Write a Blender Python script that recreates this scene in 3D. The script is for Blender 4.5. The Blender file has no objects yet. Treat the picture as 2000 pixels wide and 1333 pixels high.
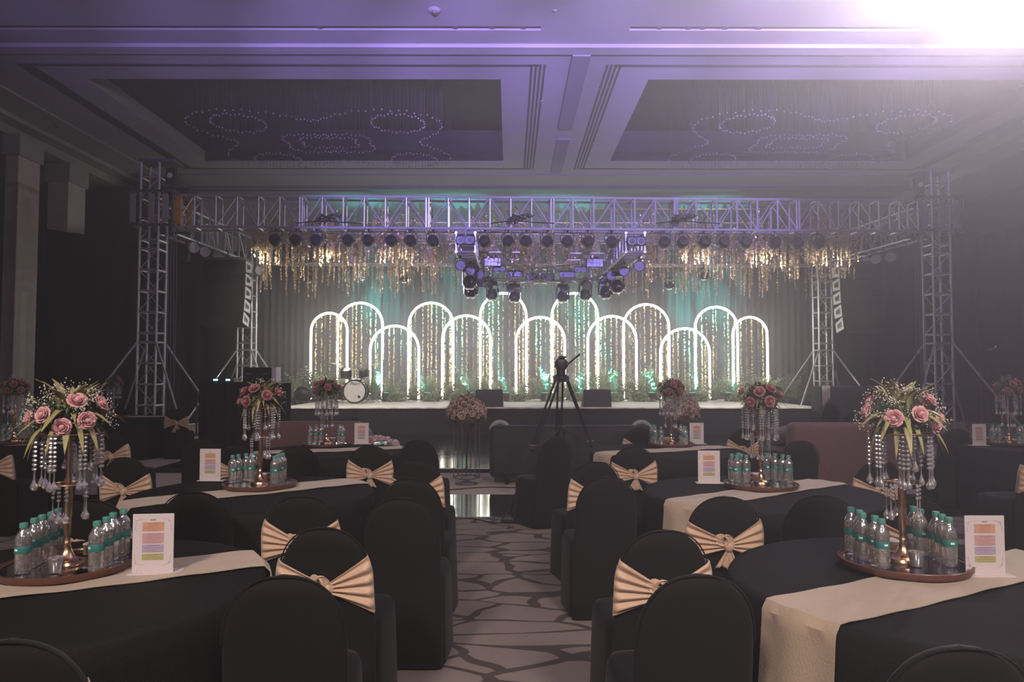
import bpy, bmesh, math, random
from mathutils import Vector, Matrix, Euler
random.seed(7)
PI = math.pi
sc = bpy.context.scene
COL = sc.collection

# ------------------------------------------------------------------ camera
FPX = 1430.0
cam_d = bpy.data.cameras.new('camera'); cam = bpy.data.objects.new('camera', cam_d); COL.objects.link(cam)
cam_d.sensor_width = 36.0; cam_d.lens = FPX * 36.0 / 2000.0
cam_d.clip_start = 0.05; cam_d.clip_end = 200
PITCH = math.atan((728 - 666.5) / FPX); YAW = math.atan(5 / FPX)
cam.location = (0, 0, 1.6)
cam.rotation_euler = (PI / 2 + PITCH, 0, -YAW)
sc.camera = cam
CR = Euler((PI / 2 + PITCH, 0, -YAW)).to_matrix()

def ray(px, py):
    return CR @ Vector(((px - 1000) / FPX, (666.5 - py) / FPX, -1))
def at(px, py, Y):
    r = ray(px, py); return Vector((0, 0, 1.6)) + r * (Y / r.y)
def atz(px, py, z):
    r = ray(px, py); return Vector((0, 0, 1.6)) + r * ((z - 1.6) / r.z)

# ------------------------------------------------------------------ world, haze, lights, exposure
sc.view_settings.view_transform = 'Standard'
sc.view_settings.look = 'None'
sc.view_settings.gamma = 1.0
sc.view_settings.use_curve_mapping = False
sc.view_settings.exposure = 0.0
world = bpy.data.worlds.new('world'); sc.world = world; world.use_nodes = True
wn = world.node_tree; wn.nodes.clear()
wo = wn.nodes.new('ShaderNodeOutputWorld'); wb = wn.nodes.new('ShaderNodeBackground')
wb.inputs[0].default_value = (0.5, 0.47, 0.55, 1); wb.inputs[1].default_value = 0.0
wv = wn.nodes.new('ShaderNodeVolumeScatter')
wv.inputs['Color'].default_value = (0.97, 0.93, 0.98, 1)
wv.inputs['Density'].default_value = HAZE = 0.0078
wv.inputs['Anisotropy'].default_value = 0.55
wn.links.new(wb.outputs[0], wo.inputs['Surface']); wn.links.new(wv.outputs[0], wo.inputs['Volume'])
sc.cycles.use_denoising = True
sc.cycles.max_bounces = 8
sc.cycles.diffuse_bounces = 3
sc.cycles.glossy_bounces = 4
sc.cycles.transmission_bounces = 7
sc.cycles.transparent_max_bounces = 8
sc.cycles.volume_bounces = 0
sc.cycles.caustics_reflective = False
sc.cycles.caustics_refractive = False
sc.cycles.sample_clamp_indirect = 4.0
sc.cycles.sample_clamp_direct = 0

def aim(o, p, q):
    o.location = p
    o.rotation_euler = (Vector(q) - Vector(p)).to_track_quat('-Z', 'Y').to_euler()
def spot(name, p, q, col, watts, deg, blend=0.6, r=0.06):
    l = bpy.data.lights.new(name, 'SPOT'); l.color = col; l.energy = watts
    l.spot_size = math.radians(deg); l.spot_blend = blend; l.shadow_soft_size = r
    o = bpy.data.objects.new(name, l); COL.objects.link(o); aim(o, p, q); return o
def area(name, p, q, col, watts, sx, sy):
    l = bpy.data.lights.new(name, 'AREA'); l.color = col; l.energy = watts
    l.shape = 'RECTANGLE'; l.size = sx; l.size_y = sy
    o = bpy.data.objects.new(name, l); COL.objects.link(o); aim(o, p, q); return o

# purple wash thrown on the ceiling from the back of the hall, and a second one on the truss
for wx_, e_ in ((-7.9, .12), (-5.5, .3), (-3.1, .65), (-.7, 1), (1.7, 1), (4.1, 1), (6.5, 1), (8.9, .9)):
    spot('purple_ceiling_wash', (wx_, -3.4, 2.4), (wx_, 15.0, 6.85), (0.38, 0.25, 0.95), 92000 * e_, 16, 1.0, 0.035)
    spot('purple_ceiling_wash', (wx_, -3.4, 2.4), (wx_, 8.0, 7.6), (0.56, 0.45, 0.95), 2300 * e_, 36, 1.0, 0.035)
for tx_ in (-2.6, 1.0, 4.6):
    spot('purple_truss_wash', (tx_, -4.2, 6.3), (tx_, 15.7, 4.75), (0.36, 0.28, 1.0), 24000, 13.5, 0.8, 0.1)
# the hall's own dimmed ceiling lamps behind the camera, warm
for hx_ in (-2.8, 3.0):
    spot('house_light', (hx_, -4.0, 6.6), (hx_ * .8, 3.6, 0.4), (1.0, 0.84, 0.74), 3000, 66, 1.0, 0.7)

for hx_ in (-5.9, -4.3, -2.7, 4.5, 6.1, 7.7):
    spot('stage_wash', (hx_, 16.25, 4.25), (hx_ * .95, 21.8, 0.9), (1.0, 0.93, 0.86), 430, 104, 1.0, 0.12)
# the dazzling beam lamp hung at the right, pointing back at the hall
FLARE = at(1985, 12, 10.3)
spot('beam_lamp_light', FLARE + Vector((-0.05, -0.14, -0.05)), (0.0, -0.5, 6.1), (1.0, 0.88, 0.95), 38000, 58, 1.0, 0.22)
spot('beam_lamp_spill', FLARE + Vector((-0.1, 0.1, 0.1)), (-1.0, 14.5, 9.0), (1.0, 0.86, 0.95), 2200, 130, 1.0, 0.15)

# ------------------------------------------------------------------ materials
MATS = {}
def mat(name, col, rough=0.6, metal=0.0, trans=0.0, ior=1.45, emit=None, es=0.0, spec=0.5, sheen=0.0,
        noise=0.0, nscale=12.0, bump=0.0, bscale=60.0, col2=None, coat=0.0):
    if name in MATS: return MATS[name]
    m = bpy.data.materials.new(name); m.use_nodes = True
    nt = m.node_tree; b = nt.nodes['Principled BSDF']
    b.inputs['Base Color'].default_value = (*col, 1)
    b.inputs['Roughness'].default_value = rough
    b.inputs['Metallic'].default_value = metal
    b.inputs['IOR'].default_value = ior
    b.inputs['Transmission Weight'].default_value = trans
    b.inputs['Specular IOR Level'].default_value = spec
    b.inputs['Sheen Weight'].default_value = sheen
    b.inputs['Coat Weight'].default_value = coat
    if emit:
        b.inputs['Emission Color'].default_value = (*emit, 1); b.inputs['Emission Strength'].default_value = es
    if noise or bump:
        tc = nt.nodes.new('ShaderNodeTexCoord')
    if noise:
        n = nt.nodes.new('ShaderNodeTexNoise'); n.inputs['Scale'].default_value = nscale; n.inputs['Detail'].default_value = 4
        nt.links.new(tc.outputs['Object'], n.inputs['Vector'])
        r = nt.nodes.new('ShaderNodeMix'); r.data_type = 'RGBA'
        c2 = col2 or tuple(c * (1 - noise) for c in col)
        r.inputs['A'].default_value = (*col, 1); r.inputs['B'].default_value = (*c2, 1)
        nt.links.new(n.outputs['Fac'], r.inputs['Factor']); nt.links.new(r.outputs['Result'], b.inputs['Base Color'])
    if bump:
        n2 = nt.nodes.new('ShaderNodeTexNoise'); n2.inputs['Scale'].default_value = bscale; n2.inputs['Detail'].default_value = 3
        nt.links.new(tc.outputs['Object'], n2.inputs['Vector'])
        bp = nt.nodes.new('ShaderNodeBump'); bp.inputs['Strength'].default_value = bump; bp.inputs['Distance'].default_value = 0.01
        nt.links.new(n2.outputs['Fac'], bp.inputs['Height']); nt.links.new(bp.outputs[0], b.inputs['Normal'])
    MATS[name] = m
    return m

m_black_cloth = mat('black_cloth', (0.0065, 0.0058, 0.0058), 0.8, sheen=0.05, spec=0.2, noise=0.3, nscale=40, bump=0.15, bscale=160)
m_table_cloth = mat('table_cloth_black', (0.0075, 0.007, 0.0065), 0.74, sheen=0.0, spec=0.2, noise=0.4, nscale=30, bump=0.35, bscale=220)
m_sash = mat('champagne_satin', (0.52, 0.345, 0.24), 0.48, sheen=0.3, noise=0.2, nscale=9, bump=0.2, bscale=90)
m_runner = mat('champagne_runner', (0.40, 0.30, 0.22), 0.6, sheen=0.3, noise=0.15, nscale=7, bump=0.2, bscale=120)
m_alu = mat('truss_aluminium', (0.70, 0.69, 0.71), 0.38, metal=0.6, noise=0.25, nscale=20)
m_steel_dark = mat('dark_steel', (0.16, 0.15, 0.17), 0.5, metal=0.6, noise=0.3, nscale=15)
m_black = mat('black_plastic', (0.014, 0.013, 0.015), 0.38, noise=0.3, nscale=25)
m_black_gloss = mat('black_gloss', (0.02, 0.02, 0.024), 0.14, noise=0.2, nscale=25, coat=0.4)
m_gold = mat('gold_metal', (0.83, 0.52, 0.31), 0.22, metal=1.0, noise=0.15, nscale=18)
m_brass = mat('brass_sequin', (0.92, 0.68, 0.40), 0.32, metal=0.35, noise=0.3, nscale=4)
m_sequin_far = mat('gold_sequin_curtain', (1.0, 0.84, 0.46), 0.4, metal=0.2, noise=0.3, nscale=3)
m_crystal = mat('crystal', (0.95, 0.93, 0.96), 0.07, metal=0.5, trans=0.7, ior=1.6, spec=0.9, coat=0.5, noise=0.02, nscale=5)
m_bottle = mat('clear_water_bottle', (1.0, 1.0, 1.0), 0.05, metal=0.22, trans=0.9, ior=1.33, spec=1.0, bump=0.45, bscale=38, coat=0.6)
m_cap = mat('teal_cap', (0.07, 0.26, 0.22), 0.45, noise=0.15, nscale=30)
m_blabel = mat('teal_label', (0.03, 0.19, 0.175), 0.4, noise=0.2, nscale=40)
m_white_print = mat('white_print', (0.75, 0.78, 0.76), 0.5, noise=0.1, nscale=40)
m_copper = mat('copper_tray_rim', (0.17, 0.075, 0.052), 0.35, metal=0.35, noise=0.4, nscale=14)
m_mirror = mat('tray_mirror', (0.55, 0.52, 0.52), 0.07, metal=1.0, noise=0.08, nscale=8)
m_card = mat('white_card', (0.56, 0.49, 0.50), 0.5, noise=0.05, nscale=40)
m_orange = mat('card_orange', (0.52, 0.27, 0.165), 0.6, noise=0.1, nscale=40)
m_pinkc = mat('card_pink', (0.48, 0.28, 0.29), 0.6, noise=0.1, nscale=40)
m_lav = mat('card_lavender', (0.36, 0.30, 0.42), 0.6, noise=0.1, nscale=40)
m_olive = mat('card_olive', (0.35, 0.35, 0.13), 0.6, noise=0.1, nscale=40)
m_ink = mat('card_ink', (0.30, 0.16, 0.16), 0.6, noise=0.1, nscale=40)
m_pinkink = mat('card_pink_ink', (0.62, 0.44, 0.48), 0.6, noise=0.1, nscale=40)
m_rose = mat('pink_rose', (0.55, 0.22, 0.25), 0.5, sheen=0.1, noise=0.5, nscale=30, col2=(0.66, 0.38, 0.39))
m_rose_dk = mat('deep_pink_rose', (0.24, 0.07, 0.085), 0.5, noise=0.5, nscale=30, col2=(0.34, 0.15, 0.15))
m_leaf = mat('variegated_leaf', (0.14, 0.16, 0.05), 0.45, noise=0.9, nscale=22, col2=(0.42, 0.36, 0.16))
m_leaf_dk = mat('dark_leaf', (0.035, 0.065, 0.028), 0.5, noise=0.5, nscale=30, col2=(0.09, 0.11, 0.05))
m_leaf_br = mat('brownish_leaf', (0.10, 0.065, 0.045), 0.5, noise=0.5, nscale=30, col2=(0.16, 0.14, 0.07))
m_gyp = mat('white_blossom', (0.72, 0.66, 0.56), 0.6, noise=0.15, nscale=30)
m_fern = mat('fern_green', (0.24, 0.34, 0.15), 0.5, noise=0.8, nscale=6, col2=(0.58, 0.60, 0.40))
m_rosecloth = mat('dusty_rose_fabric', (0.13, 0.062, 0.066), 0.7, sheen=0.15, noise=0.2, nscale=10, bump=0.2, bscale=100)
m_lens_purple = mat('frosted_lens', (0.55, 0.53, 0.62), 0.3, spec=0.7, noise=0.25, nscale=40)
m_led_face = mat('led_lens_plate', (0.28, 0.26, 0.36), 0.35, noise=0.5, nscale=60)
m_tube = mat('neon_tube', (1, 1, 1), 0.4, emit=(1.0, 0.93, 0.84), es=11.5, noise=0.02)
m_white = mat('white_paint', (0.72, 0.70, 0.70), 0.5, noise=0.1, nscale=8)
m_drumhead = mat('drum_head', (0.62, 0.58, 0.55), 0.45, noise=0.1, nscale=6)
m_chrome = mat('chrome', (0.8, 0.8, 0.82), 0.12, metal=1.0, noise=0.05)
m_orange_strap = mat('orange_sleeve', (0.75, 0.38, 0.09), 0.6, noise=0.25, nscale=8)
m_display = mat('cyan_display', (0.1, 0.3, 0.4), 0.4, emit=(0.35, 0.85, 1.0), es=2.6, noise=0.1)
m_red_led = mat('red_led', (0.5, 0.05, 0.05), 0.4, emit=(1.0, 0.1, 0.1), es=3, noise=0.1)
m_flare = mat('lamp_lens_glow', (1, 1, 1), 0.4, emit=(1.0, 0.93, 0.97), es=220.0, noise=0.02)
m_tube_spot = mat('downlight_glow', (1, 1, 1), 0.4, emit=(1.0, 0.95, 1.0), es=6.0, noise=0.02)
m_teal_cove = mat('cove_painted_glow', (0.1, 0.6, 0.5), 0.4, emit=(0.12, 0.75, 0.55), es=1.6, noise=0.02)  # glow colour for uplight striking the cove, no lamp there

# ------------------------------------------------------------------ mesh builder
class MB:
    def __init__(s): s.v = []; s.f = []; s.mi = []; s.cur = 0
    def add(s, vs, fs):
        o = len(s.v); s.v += [tuple(p) for p in vs]
        s.f += [tuple(i + o for i in f) for f in fs]; s.mi += [s.cur] * len(fs); return s
    def box(s, c, size, rot=None, taper=None):
        x, y, z = [d / 2 for d in size]
        vs = [Vector((sx * x, sy * y, sz * z)) for sz in (-1, 1) for sy in (-1, 1) for sx in (-1, 1)]
        if taper:
            for i in (4, 5, 6, 7): vs[i].x *= taper[0]; vs[i].y *= taper[1]
        if rot is not None:
            R = rot if isinstance(rot, Matrix) else Euler(rot).to_matrix()
            vs = [R @ v for v in vs]
        c = Vector(c); vs = [v + c for v in vs]
        return s.add(vs, [(0, 2, 3, 1), (4, 5, 7, 6), (0, 1, 5, 4), (2, 6, 7, 3), (0, 4, 6, 2), (1, 3, 7, 5)])
    def bbox(s, lo, hi):
        return s.box([(a + b) / 2 for a, b in zip(lo, hi)], [b - a for a, b in zip(lo, hi)])
    def rbox(s, c, size, r, seg=3):
        """box with rounded vertical+horizontal edges (superellipsoid-like shell)"""
        x, y, z = [d / 2 for d in size]; r = min(r, x, y, z)
        bm = bmesh.new(); bmesh.ops.create_cube(bm, size=1)
        for v in bm.verts: v.co = Vector((v.co.x * 2 * x, v.co.y * 2 * y, v.co.z * 2 * z))
        bmesh.ops.bevel(bm, geom=list(bm.edges), offset=r, segments=seg, affect='EDGES', profile=0.5)
        bm.verts.index_update()
        vs = [v.co + Vector(c) for v in bm.verts]; fs = [tuple(v.index for v in f.verts) for f in bm.faces]
        bm.free(); return s.add(vs, fs)
    def tube(s, pts, r, n=8, closed=False, caps=True):
        pts = [Vector(p) for p in pts]; k = len(pts); vs = []; fs = []
        rr = r if isinstance(r, (list, tuple)) else [r] * k
        up = None
        for i, p in enumerate(pts):
            if closed: d = pts[(i + 1) % k] - pts[(i - 1) % k]
            else: d = pts[min(i + 1, k - 1)] - pts[max(i - 1, 0)]
            d.normalize()
            if up is None:
                up = Vector((0, 0, 1)) if abs(d.z) < 0.9 else Vector((1, 0, 0))
            a = d.cross(up); 
            if a.length < 1e-5: a = d.cross(Vector((0, 1, 0)))
            a.normalize(); b = a.cross(d); b.normalize(); up = b
            for j in range(n):
                t = 2 * PI * j / n
                vs.append(p + (a * math.cos(t) + b * math.sin(t)) * rr[i])
        m = k if closed else k - 1
        for i in range(m):
            for j in range(n):
                i2 = (i + 1) % k
                fs.append((i * n + j, i * n + (j + 1) % n, i2 * n + (j + 1) % n, i2 * n + j))
        if caps and not closed:
            fs.append(tuple(range(n - 1, -1, -1))); fs.append(tuple((k - 1) * n + j for j in range(n)))
        return s.add(vs, fs)
    def cyl(s, p, q, r, n=8, r2=None): return s.tube([p, q], [r, r if r2 is None else r2], n)
    def lathe(s, prof, n=24, c=(0, 0, 0), rot=None, cap=True):
        vs = []; fs = []; c = Vector(c)
        R = None if rot is None else (rot if isinstance(rot, Matrix) else Euler(rot).to_matrix())
        for r, z in prof:
            for j in range(n):
                t = 2 * PI * j / n; v = Vector((r * math.cos(t), r * math.sin(t), z))
                if R: v = R @ v
                vs.append(v + c)
        for i in range(len(prof) - 1):
            for j in range(n):
                fs.append((i * n + j, i * n + (j + 1) % n, (i + 1) * n + (j + 1) % n, (i + 1) * n + j))
        if cap:
            fs.append(tuple(range(n - 1, -1, -1))); fs.append(tuple((len(prof) - 1) * n + j for j in range(n)))
        return s.add(vs, fs)
    def ball(s, c, r, nu=8, nv=6, sc_=(1, 1, 1), rot=None):
        prof = []
        vs = []; fs = []; c = Vector(c); R = None if rot is None else Euler(rot).to_matrix()
        for i in range(1, nv):
            t = PI * i / nv
            for j in range(nu):
                a = 2 * PI * j / nu
                v = Vector((math.sin(t) * math.cos(a) * r * sc_[0], math.sin(t) * math.sin(a) * r * sc_[1], -math.cos(t) * r * sc_[2]))
                vs.append((R @ v if R else v) + c)
        for v in (Vector((0, 0, -r * sc_[2])), Vector((0, 0, r * sc_[2]))):
            vs.append((R @ v if R else v) + c)
        nb = (nv - 1) * nu
        for i in range(nv - 2):
            for j in range(nu):
                fs.append((i * nu + j, i * nu + (j + 1) % nu, (i + 1) * nu + (j + 1) % nu, (i + 1) * nu + j))
        for j in range(nu):
            fs.append((nb, (j + 1) % nu, j)); fs.append((nb + 1, (nv - 2) * nu + j, (nv - 2) * nu + (j + 1) % nu))
        return s.add(vs, fs)
    def grid(s, fn, nu, nv, closed_u=False):
        vs = [fn(i / nu, j / nv) for j in range(nv + 1) for i in range(nu + (0 if closed_u else 1))]
        w = nu if closed_u else nu + 1; fs = []
        for j in range(nv):
            for i in range(nu):
                i2 = (i + 1) % w
                fs.append((j * w + i, j * w + i2, (j + 1) * w + i2, (j + 1) * w + i))
        return s.add(vs, fs)
    def slab(s, fn, nu, nv, th):
        """grid surface given a thickness th along its normal"""
        P = [[Vector(fn(i / nu, j / nv)) for i in range(nu + 1)] for j in range(nv + 1)]
        w = nu + 1; top = []; bot = []
        for j in range(nv + 1):
            for i in range(nu + 1):
                a = P[j][min(i + 1, nu)] - P[j][max(i - 1, 0)]; b = P[min(j + 1, nv)][i] - P[max(j - 1, 0)][i]
                n = a.cross(b)
                n = n.normalized() if n.length > 1e-9 else Vector((0, 0, 1))
                top.append(P[j][i] + n * th / 2); bot.append(P[j][i] - n * th / 2)
        N = len(top); fs = []
        for j in range(nv):
            for i in range(nu):
                a, b, c, d = j * w + i, j * w + i + 1, (j + 1) * w + i + 1, (j + 1) * w + i
                fs.append((a, b, c, d)); fs.append((N + d, N + c, N + b, N + a))
        for i in range(nu):
            fs.append((i + 1, i, N + i, N + i + 1)); k = nv * w
            fs.append((k + i, k + i + 1, N + k + i + 1, N + k + i))
        for j in range(nv):
            fs.append((j * w, (j + 1) * w, N + (j + 1) * w, N + j * w)); k = nu
            fs.append(((j + 1) * w + k, j * w + k, N + j * w + k, N + (j + 1) * w + k))
        return s.add(top + bot, fs)
    def mesh(s, name, mats, smooth=False):
        me = bpy.data.meshes.new(name); me.from_pydata(s.v, [], s.f)
        ms = mats if isinstance(mats, (list, tuple)) else [mats]
        for m in ms: me.materials.append(m)
        if len(ms) > 1: me.polygons.foreach_set('material_index', s.mi)
        if smooth:
            me.polygons.foreach_set('use_smooth', [True] * len(me.polygons))
            if smooth != 'all':
                try: me.set_sharp_from_angle(angle=math.radians(38))
                except Exception: pass
        me.update(); return me
    def build(s, name, mats, parent=None, smooth=False, loc=None):
        o = bpy.data.objects.new(name, s.mesh(name, mats, smooth)); COL.objects.link(o)
        if parent: o.parent = parent
        if loc is not None: o.location = loc
        return o

def tag(o, label=None, cat=None, group=None, kind=None):
    if label: o['label'] = label
    if cat: o['category'] = cat
    if group: o['group'] = group
    if kind: o['kind'] = kind
    return o
def thing(name, label, cat, loc=(0, 0, 0), rotz=0, group=None):
    o = bpy.data.objects.new(name, None); COL.objects.link(o); o.empty_display_size = 0.1
    o.location = loc; o.rotation_euler = (0, 0, rotz)
    return tag(o, label, cat, group)
KIDS = {}
def copy_tree(o, parent=None):
    c = o.copy(); COL.objects.link(c)
    if parent: c.parent = parent
    if o.name not in KIDS: KIDS[o.name] = list(o.children)
    for ch in KIDS[o.name]: copy_tree(ch, c)
    return c
PROTO = {}
def inst(key, builder, loc, rot=0, label=None, group=None, scale=None):
    """first call keeps the built thing itself, later calls copy it with its parts"""
    if key not in PROTO:
        r = builder(); PROTO[key] = r
    else: r = copy_tree(PROTO[key])
    r.location = loc
    r.rotation_euler = rot if isinstance(rot, (tuple, Euler)) else (0, 0, rot)
    if scale: r.scale = (scale, scale, scale) if not isinstance(scale, tuple) else scale
    if label: r['label'] = label
    if group: r['group'] = group
    return r
def struct(name, mb, m, smooth=False):
    o = mb.build(name, m, None, smooth); o['kind'] = 'structure'; return o

# ================================================================== ROOM
XL, XR, YF, YB, ZC = -14.6, 15.6, -6.0, 24.9, 7.6
def carpet_mat():
    m = bpy.data.materials.new('patterned_carpet'); m.use_nodes = True; nt = m.node_tree; b = nt.nodes['Principled BSDF']
    tc = nt.nodes.new('ShaderNodeTexCoord'); mp = nt.nodes.new('ShaderNodeMapping')
    mp.inputs['Scale'].default_value = (0.95, 2.0, 1); mp.inputs['Rotation'].default_value = (0, 0, 0.12)
    nt.links.new(tc.outputs['Object'], mp.inputs[0])
    nz = nt.nodes.new('ShaderNodeTexNoise'); nz.inputs['Scale'].default_value = 1.1; nz.inputs['Detail'].default_value = 1
    nt.links.new(mp.outputs[0], nz.inputs['Vector'])
    mx = nt.nodes.new('ShaderNodeMix'); mx.data_type = 'VECTOR'; mx.inputs['Factor'].default_value = 0.42
    nt.links.new(mp.outputs[0], mx.inputs['A']); nt.links.new(nz.outputs['Color'], mx.inputs['B'])
    vo = nt.nodes.new('ShaderNodeTexVoronoi'); vo.feature = 'DISTANCE_TO_EDGE'; vo.inputs['Scale'].default_value = 3.0
    nt.links.new(mx.outputs['Result'], vo.inputs['Vector'])
    n2 = nt.nodes.new('ShaderNodeTexNoise'); n2.inputs['Scale'].default_value = 1.6; n2.inputs['Detail'].default_value = 1
    nt.links.new(mp.outputs[0], n2.inputs['Vector'])
    mr = nt.nodes.new('ShaderNodeMapRange'); mr.inputs[1].default_value = 0.35; mr.inputs[2].default_value = 0.7
    mr.inputs[3].default_value = 0.03; mr.inputs[4].default_value = 0.09
    nt.links.new(n2.outputs['Fac'], mr.inputs[0])
    sb = nt.nodes.new('ShaderNodeMath'); sb.operation = 'SUBTRACT'
    nt.links.new(vo.outputs['Distance'], sb.inputs[0]); nt.links.new(mr.outputs[0], sb.inputs[1])
    st = nt.nodes.new('ShaderNodeMapRange'); st.inputs[1].default_value = -0.008; st.inputs[2].default_value = 0.008
    nt.links.new(sb.outputs[0], st.inputs[0])
    n3 = nt.nodes.new('ShaderNodeTexNoise'); n3.inputs['Scale'].default_value = 130
    nt.links.new(tc.outputs['Object'], n3.inputs['Vector'])
    c = nt.nodes.new('ShaderNodeMix'); c.data_type = 'RGBA'
    c.inputs['A'].default_value = (0.062, 0.046, 0.044, 1); c.inputs['B'].default_value = (0.225, 0.182, 0.170, 1)
    nt.links.new(st.outputs[0], c.inputs['Factor'])
    c2 = nt.nodes.new('ShaderNodeMix'); c2.data_type = 'RGBA'; c2.blend_type = 'MULTIPLY'; c2.inputs['Factor'].default_value = 0.5
    nt.links.new(c.outputs['Result'], c2.inputs['A']); nt.links.new(n3.outputs['Color'], c2.inputs['B'])
    nt.links.new(c2.outputs['Result'], b.inputs['Base Color']); b.inputs['Roughness'].default_value = 0.95
    return m
def tile_mat(name, col, line, sx, sy, rough):
    m = bpy.data.materials.new(name); m.use_nodes = True; nt = m.node_tree; b = nt.nodes['Principled BSDF']
    tc = nt.nodes.new('ShaderNodeTexCoord'); br = nt.nodes.new('ShaderNodeTexBrick')
    br.inputs['Scale'].default_value = 1.0; br.inputs['Brick Width'].default_value = sx; br.inputs['Row Height'].default_value = sy
    br.inputs['Mortar Size'].default_value = 0.008; br.offset = 0
    br.inputs['Color1'].default_value = (*col, 1); br.inputs['Color2'].default_value = (*[c * 1.3 for c in col], 1)
    br.inputs['Mortar'].default_value = (*line, 1)
    nt.links.new(tc.outputs['Object'], br.inputs['Vector']); nt.links.new(br.outputs['Color'], b.inputs['Base Color'])
    n = nt.nodes.new('ShaderNodeTexNoise'); n.inputs['Scale'].default_value = 3; nt.links.new(tc.outputs['Object'], n.inputs['Vector'])
    mr = nt.nodes.new('ShaderNodeMapRange'); mr.inputs[3].default_value = rough * 0.5; mr.inputs[4].default_value = rough * 1.6
    nt.links.new(n.outputs['Fac'], mr.inputs[0]); nt.links.new(mr.outputs[0], b.inputs['Roughness'])
    b.inputs['IOR'].default_value = 2.1
    return m
m_carpet = carpet_mat()
m_marble = tile_mat('polished_dark_marble', (0.022, 0.020, 0.021), (0.06, 0.055, 0.055), 0.9, 0.45, 0.09)
m_dance = tile_mat('dance_floor_gloss', (0.012, 0.012, 0.016), (0.10, 0.10, 0.16), 0.6, 0.6, 0.10)
m_beige = mat('beige_carpet', (0.52, 0.43, 0.38), 0.9, noise=0.35, nscale=5, bump=0.3, bscale=120)
m_ceil = mat('ceiling_paint', (0.27, 0.262, 0.27), 0.75, noise=0.10, nscale=1.2)
m_ceil_side = mat('ceiling_side_paint', (0.30, 0.29, 0.275), 0.75, noise=0.12, nscale=1.5)
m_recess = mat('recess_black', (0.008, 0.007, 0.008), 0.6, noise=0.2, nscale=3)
m_slot = mat('slot_dark', (0.02, 0.019, 0.022), 0.6, noise=0.2, nscale=3)
m_wall = mat('pale_wall', (0.75, 0.72, 0.72), 0.8, noise=0.25, nscale=2.0)
m_wall_dk = mat('dark_wall', (0.05, 0.045, 0.05), 0.7, noise=0.25, nscale=1.0)
m_stone = mat('pillar_stone', (0.55, 0.48, 0.43), 0.7, noise=0.35, nscale=2.2, bump=0.15, bscale=9)
m_drape = mat('black_drape', (0.004, 0.0037, 0.004), 0.9, spec=0.15, noise=0.3, nscale=6)
m_backdrop = mat('charcoal_backdrop', (0.045, 0.045, 0.05), 0.7, sheen=0.3, noise=0.3, nscale=5)

b = MB().bbox((XL - .2, YF, -.15), (XR + .2, 8.2, 0)); struct('floor', b, m_carpet)
b = MB().bbox((XL - .2, 8.2, -.15), (XR + .2, 9.68, 0.0)); struct('trim_1', b, m_marble)
b = MB().bbox((XL - .2, 9.68, -.15), (XR + .2, YB + .2, 0)); struct('trim_2', b, m_beige)

# ---- ceiling with two dark recesses, grooves, slots and a beam
CP = [(-8.65, -0.18), (2.85, 11.3)]; PY0, PY1 = 14.75, 20.6
c = MB()
xs = [-11.9, CP[0][0], CP[0][1], CP[1][0], CP[1][1], 13.1]
def plate(x0, x1, y0, y1, z=ZC, th=.3): c.bbox((x0, y0, z), (x1, y1, z + th))
plate(-11.9, 13.1, YF, 12.45)
plate(-11.9, 13.1, 12.60, 13.15)
plate(-11.9, 13.1, 13.15, PY0, ZC + .0)
plate(-11.9, CP[0][0], PY0, PY1); plate(CP[0][1], CP[1][0], PY0, PY1); plate(CP[1][1], 13.1, PY0, PY1)
plate(-11.9, 13.1, PY1, 23.45)
plate(-11.9, 13.1, 23.95, YB + .2, ZC - .02)
plate(-11.9, 13.1, 23.45, 23.95, ZC + .28, .1)
c.bbox((-11.9, 12.45, ZC + .06), (0.55, 12.60, ZC + .3)); c.bbox((0.55, 12.45, ZC), (2.1, 12.60, ZC + .3)); c.bbox((2.1, 12.45, ZC + .06), (13.1, 12.60, ZC + .3))
struct('ceiling', c, m_ceil)
# downstand step in front of the panels
b = MB().bbox((-11.9, 13.12, ZC - .07), (13.1, 13.42, ZC)); struct('trim_3', b, m_ceil)
b = MB().bbox((1.18, 13.42, ZC - .10), (1.52, 17.5, ZC)); b.bbox((1.22, 18.5, ZC - .05), (1.55, 21.6, ZC)); struct('trim_4', b, mat('beam_dark_tint', (0.15, 0.14, 0.19), 0.7, noise=.1, nscale=2))  # ceiling colour made darker and bluer on this beam
b = MB().bbox((-11.9, 21.9, ZC - .05), (13.1, 22.05, ZC)); b.bbox((-11.9, 23.3, ZC - .10), (13.1, 23.45, ZC)); struct('trim_5', b, m_ceil)
# side bands, lower
for nm, x0, x1 in (('ceiling_left', XL - .2, -11.9), ('ceiling_right', 13.1, XR + .2)):
    b = MB().bbox((x0, YF, ZC - .34), (x1, YB + .2, ZC + .3)); struct(nm, b, m_ceil_side)
b = MB().bbox((-13.0, 4, ZC - .355), (-12.86, 17.2, ZC - .34)); b.bbox((14.0, 4, ZC - .355), (14.14, 17.2, ZC - .34)); struct('trim_6', b, m_slot)
b = MB().bbox((-11.9, YF, ZC - .12), (-11.5, 23, ZC)); b.bbox((-10.9, YF, ZC - .04), (-10.6, 22.6, ZC)); b.bbox((12.7, YF, ZC - .12), (13.1, 23, ZC)); struct('trim_7', b, m_ceil)
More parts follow.
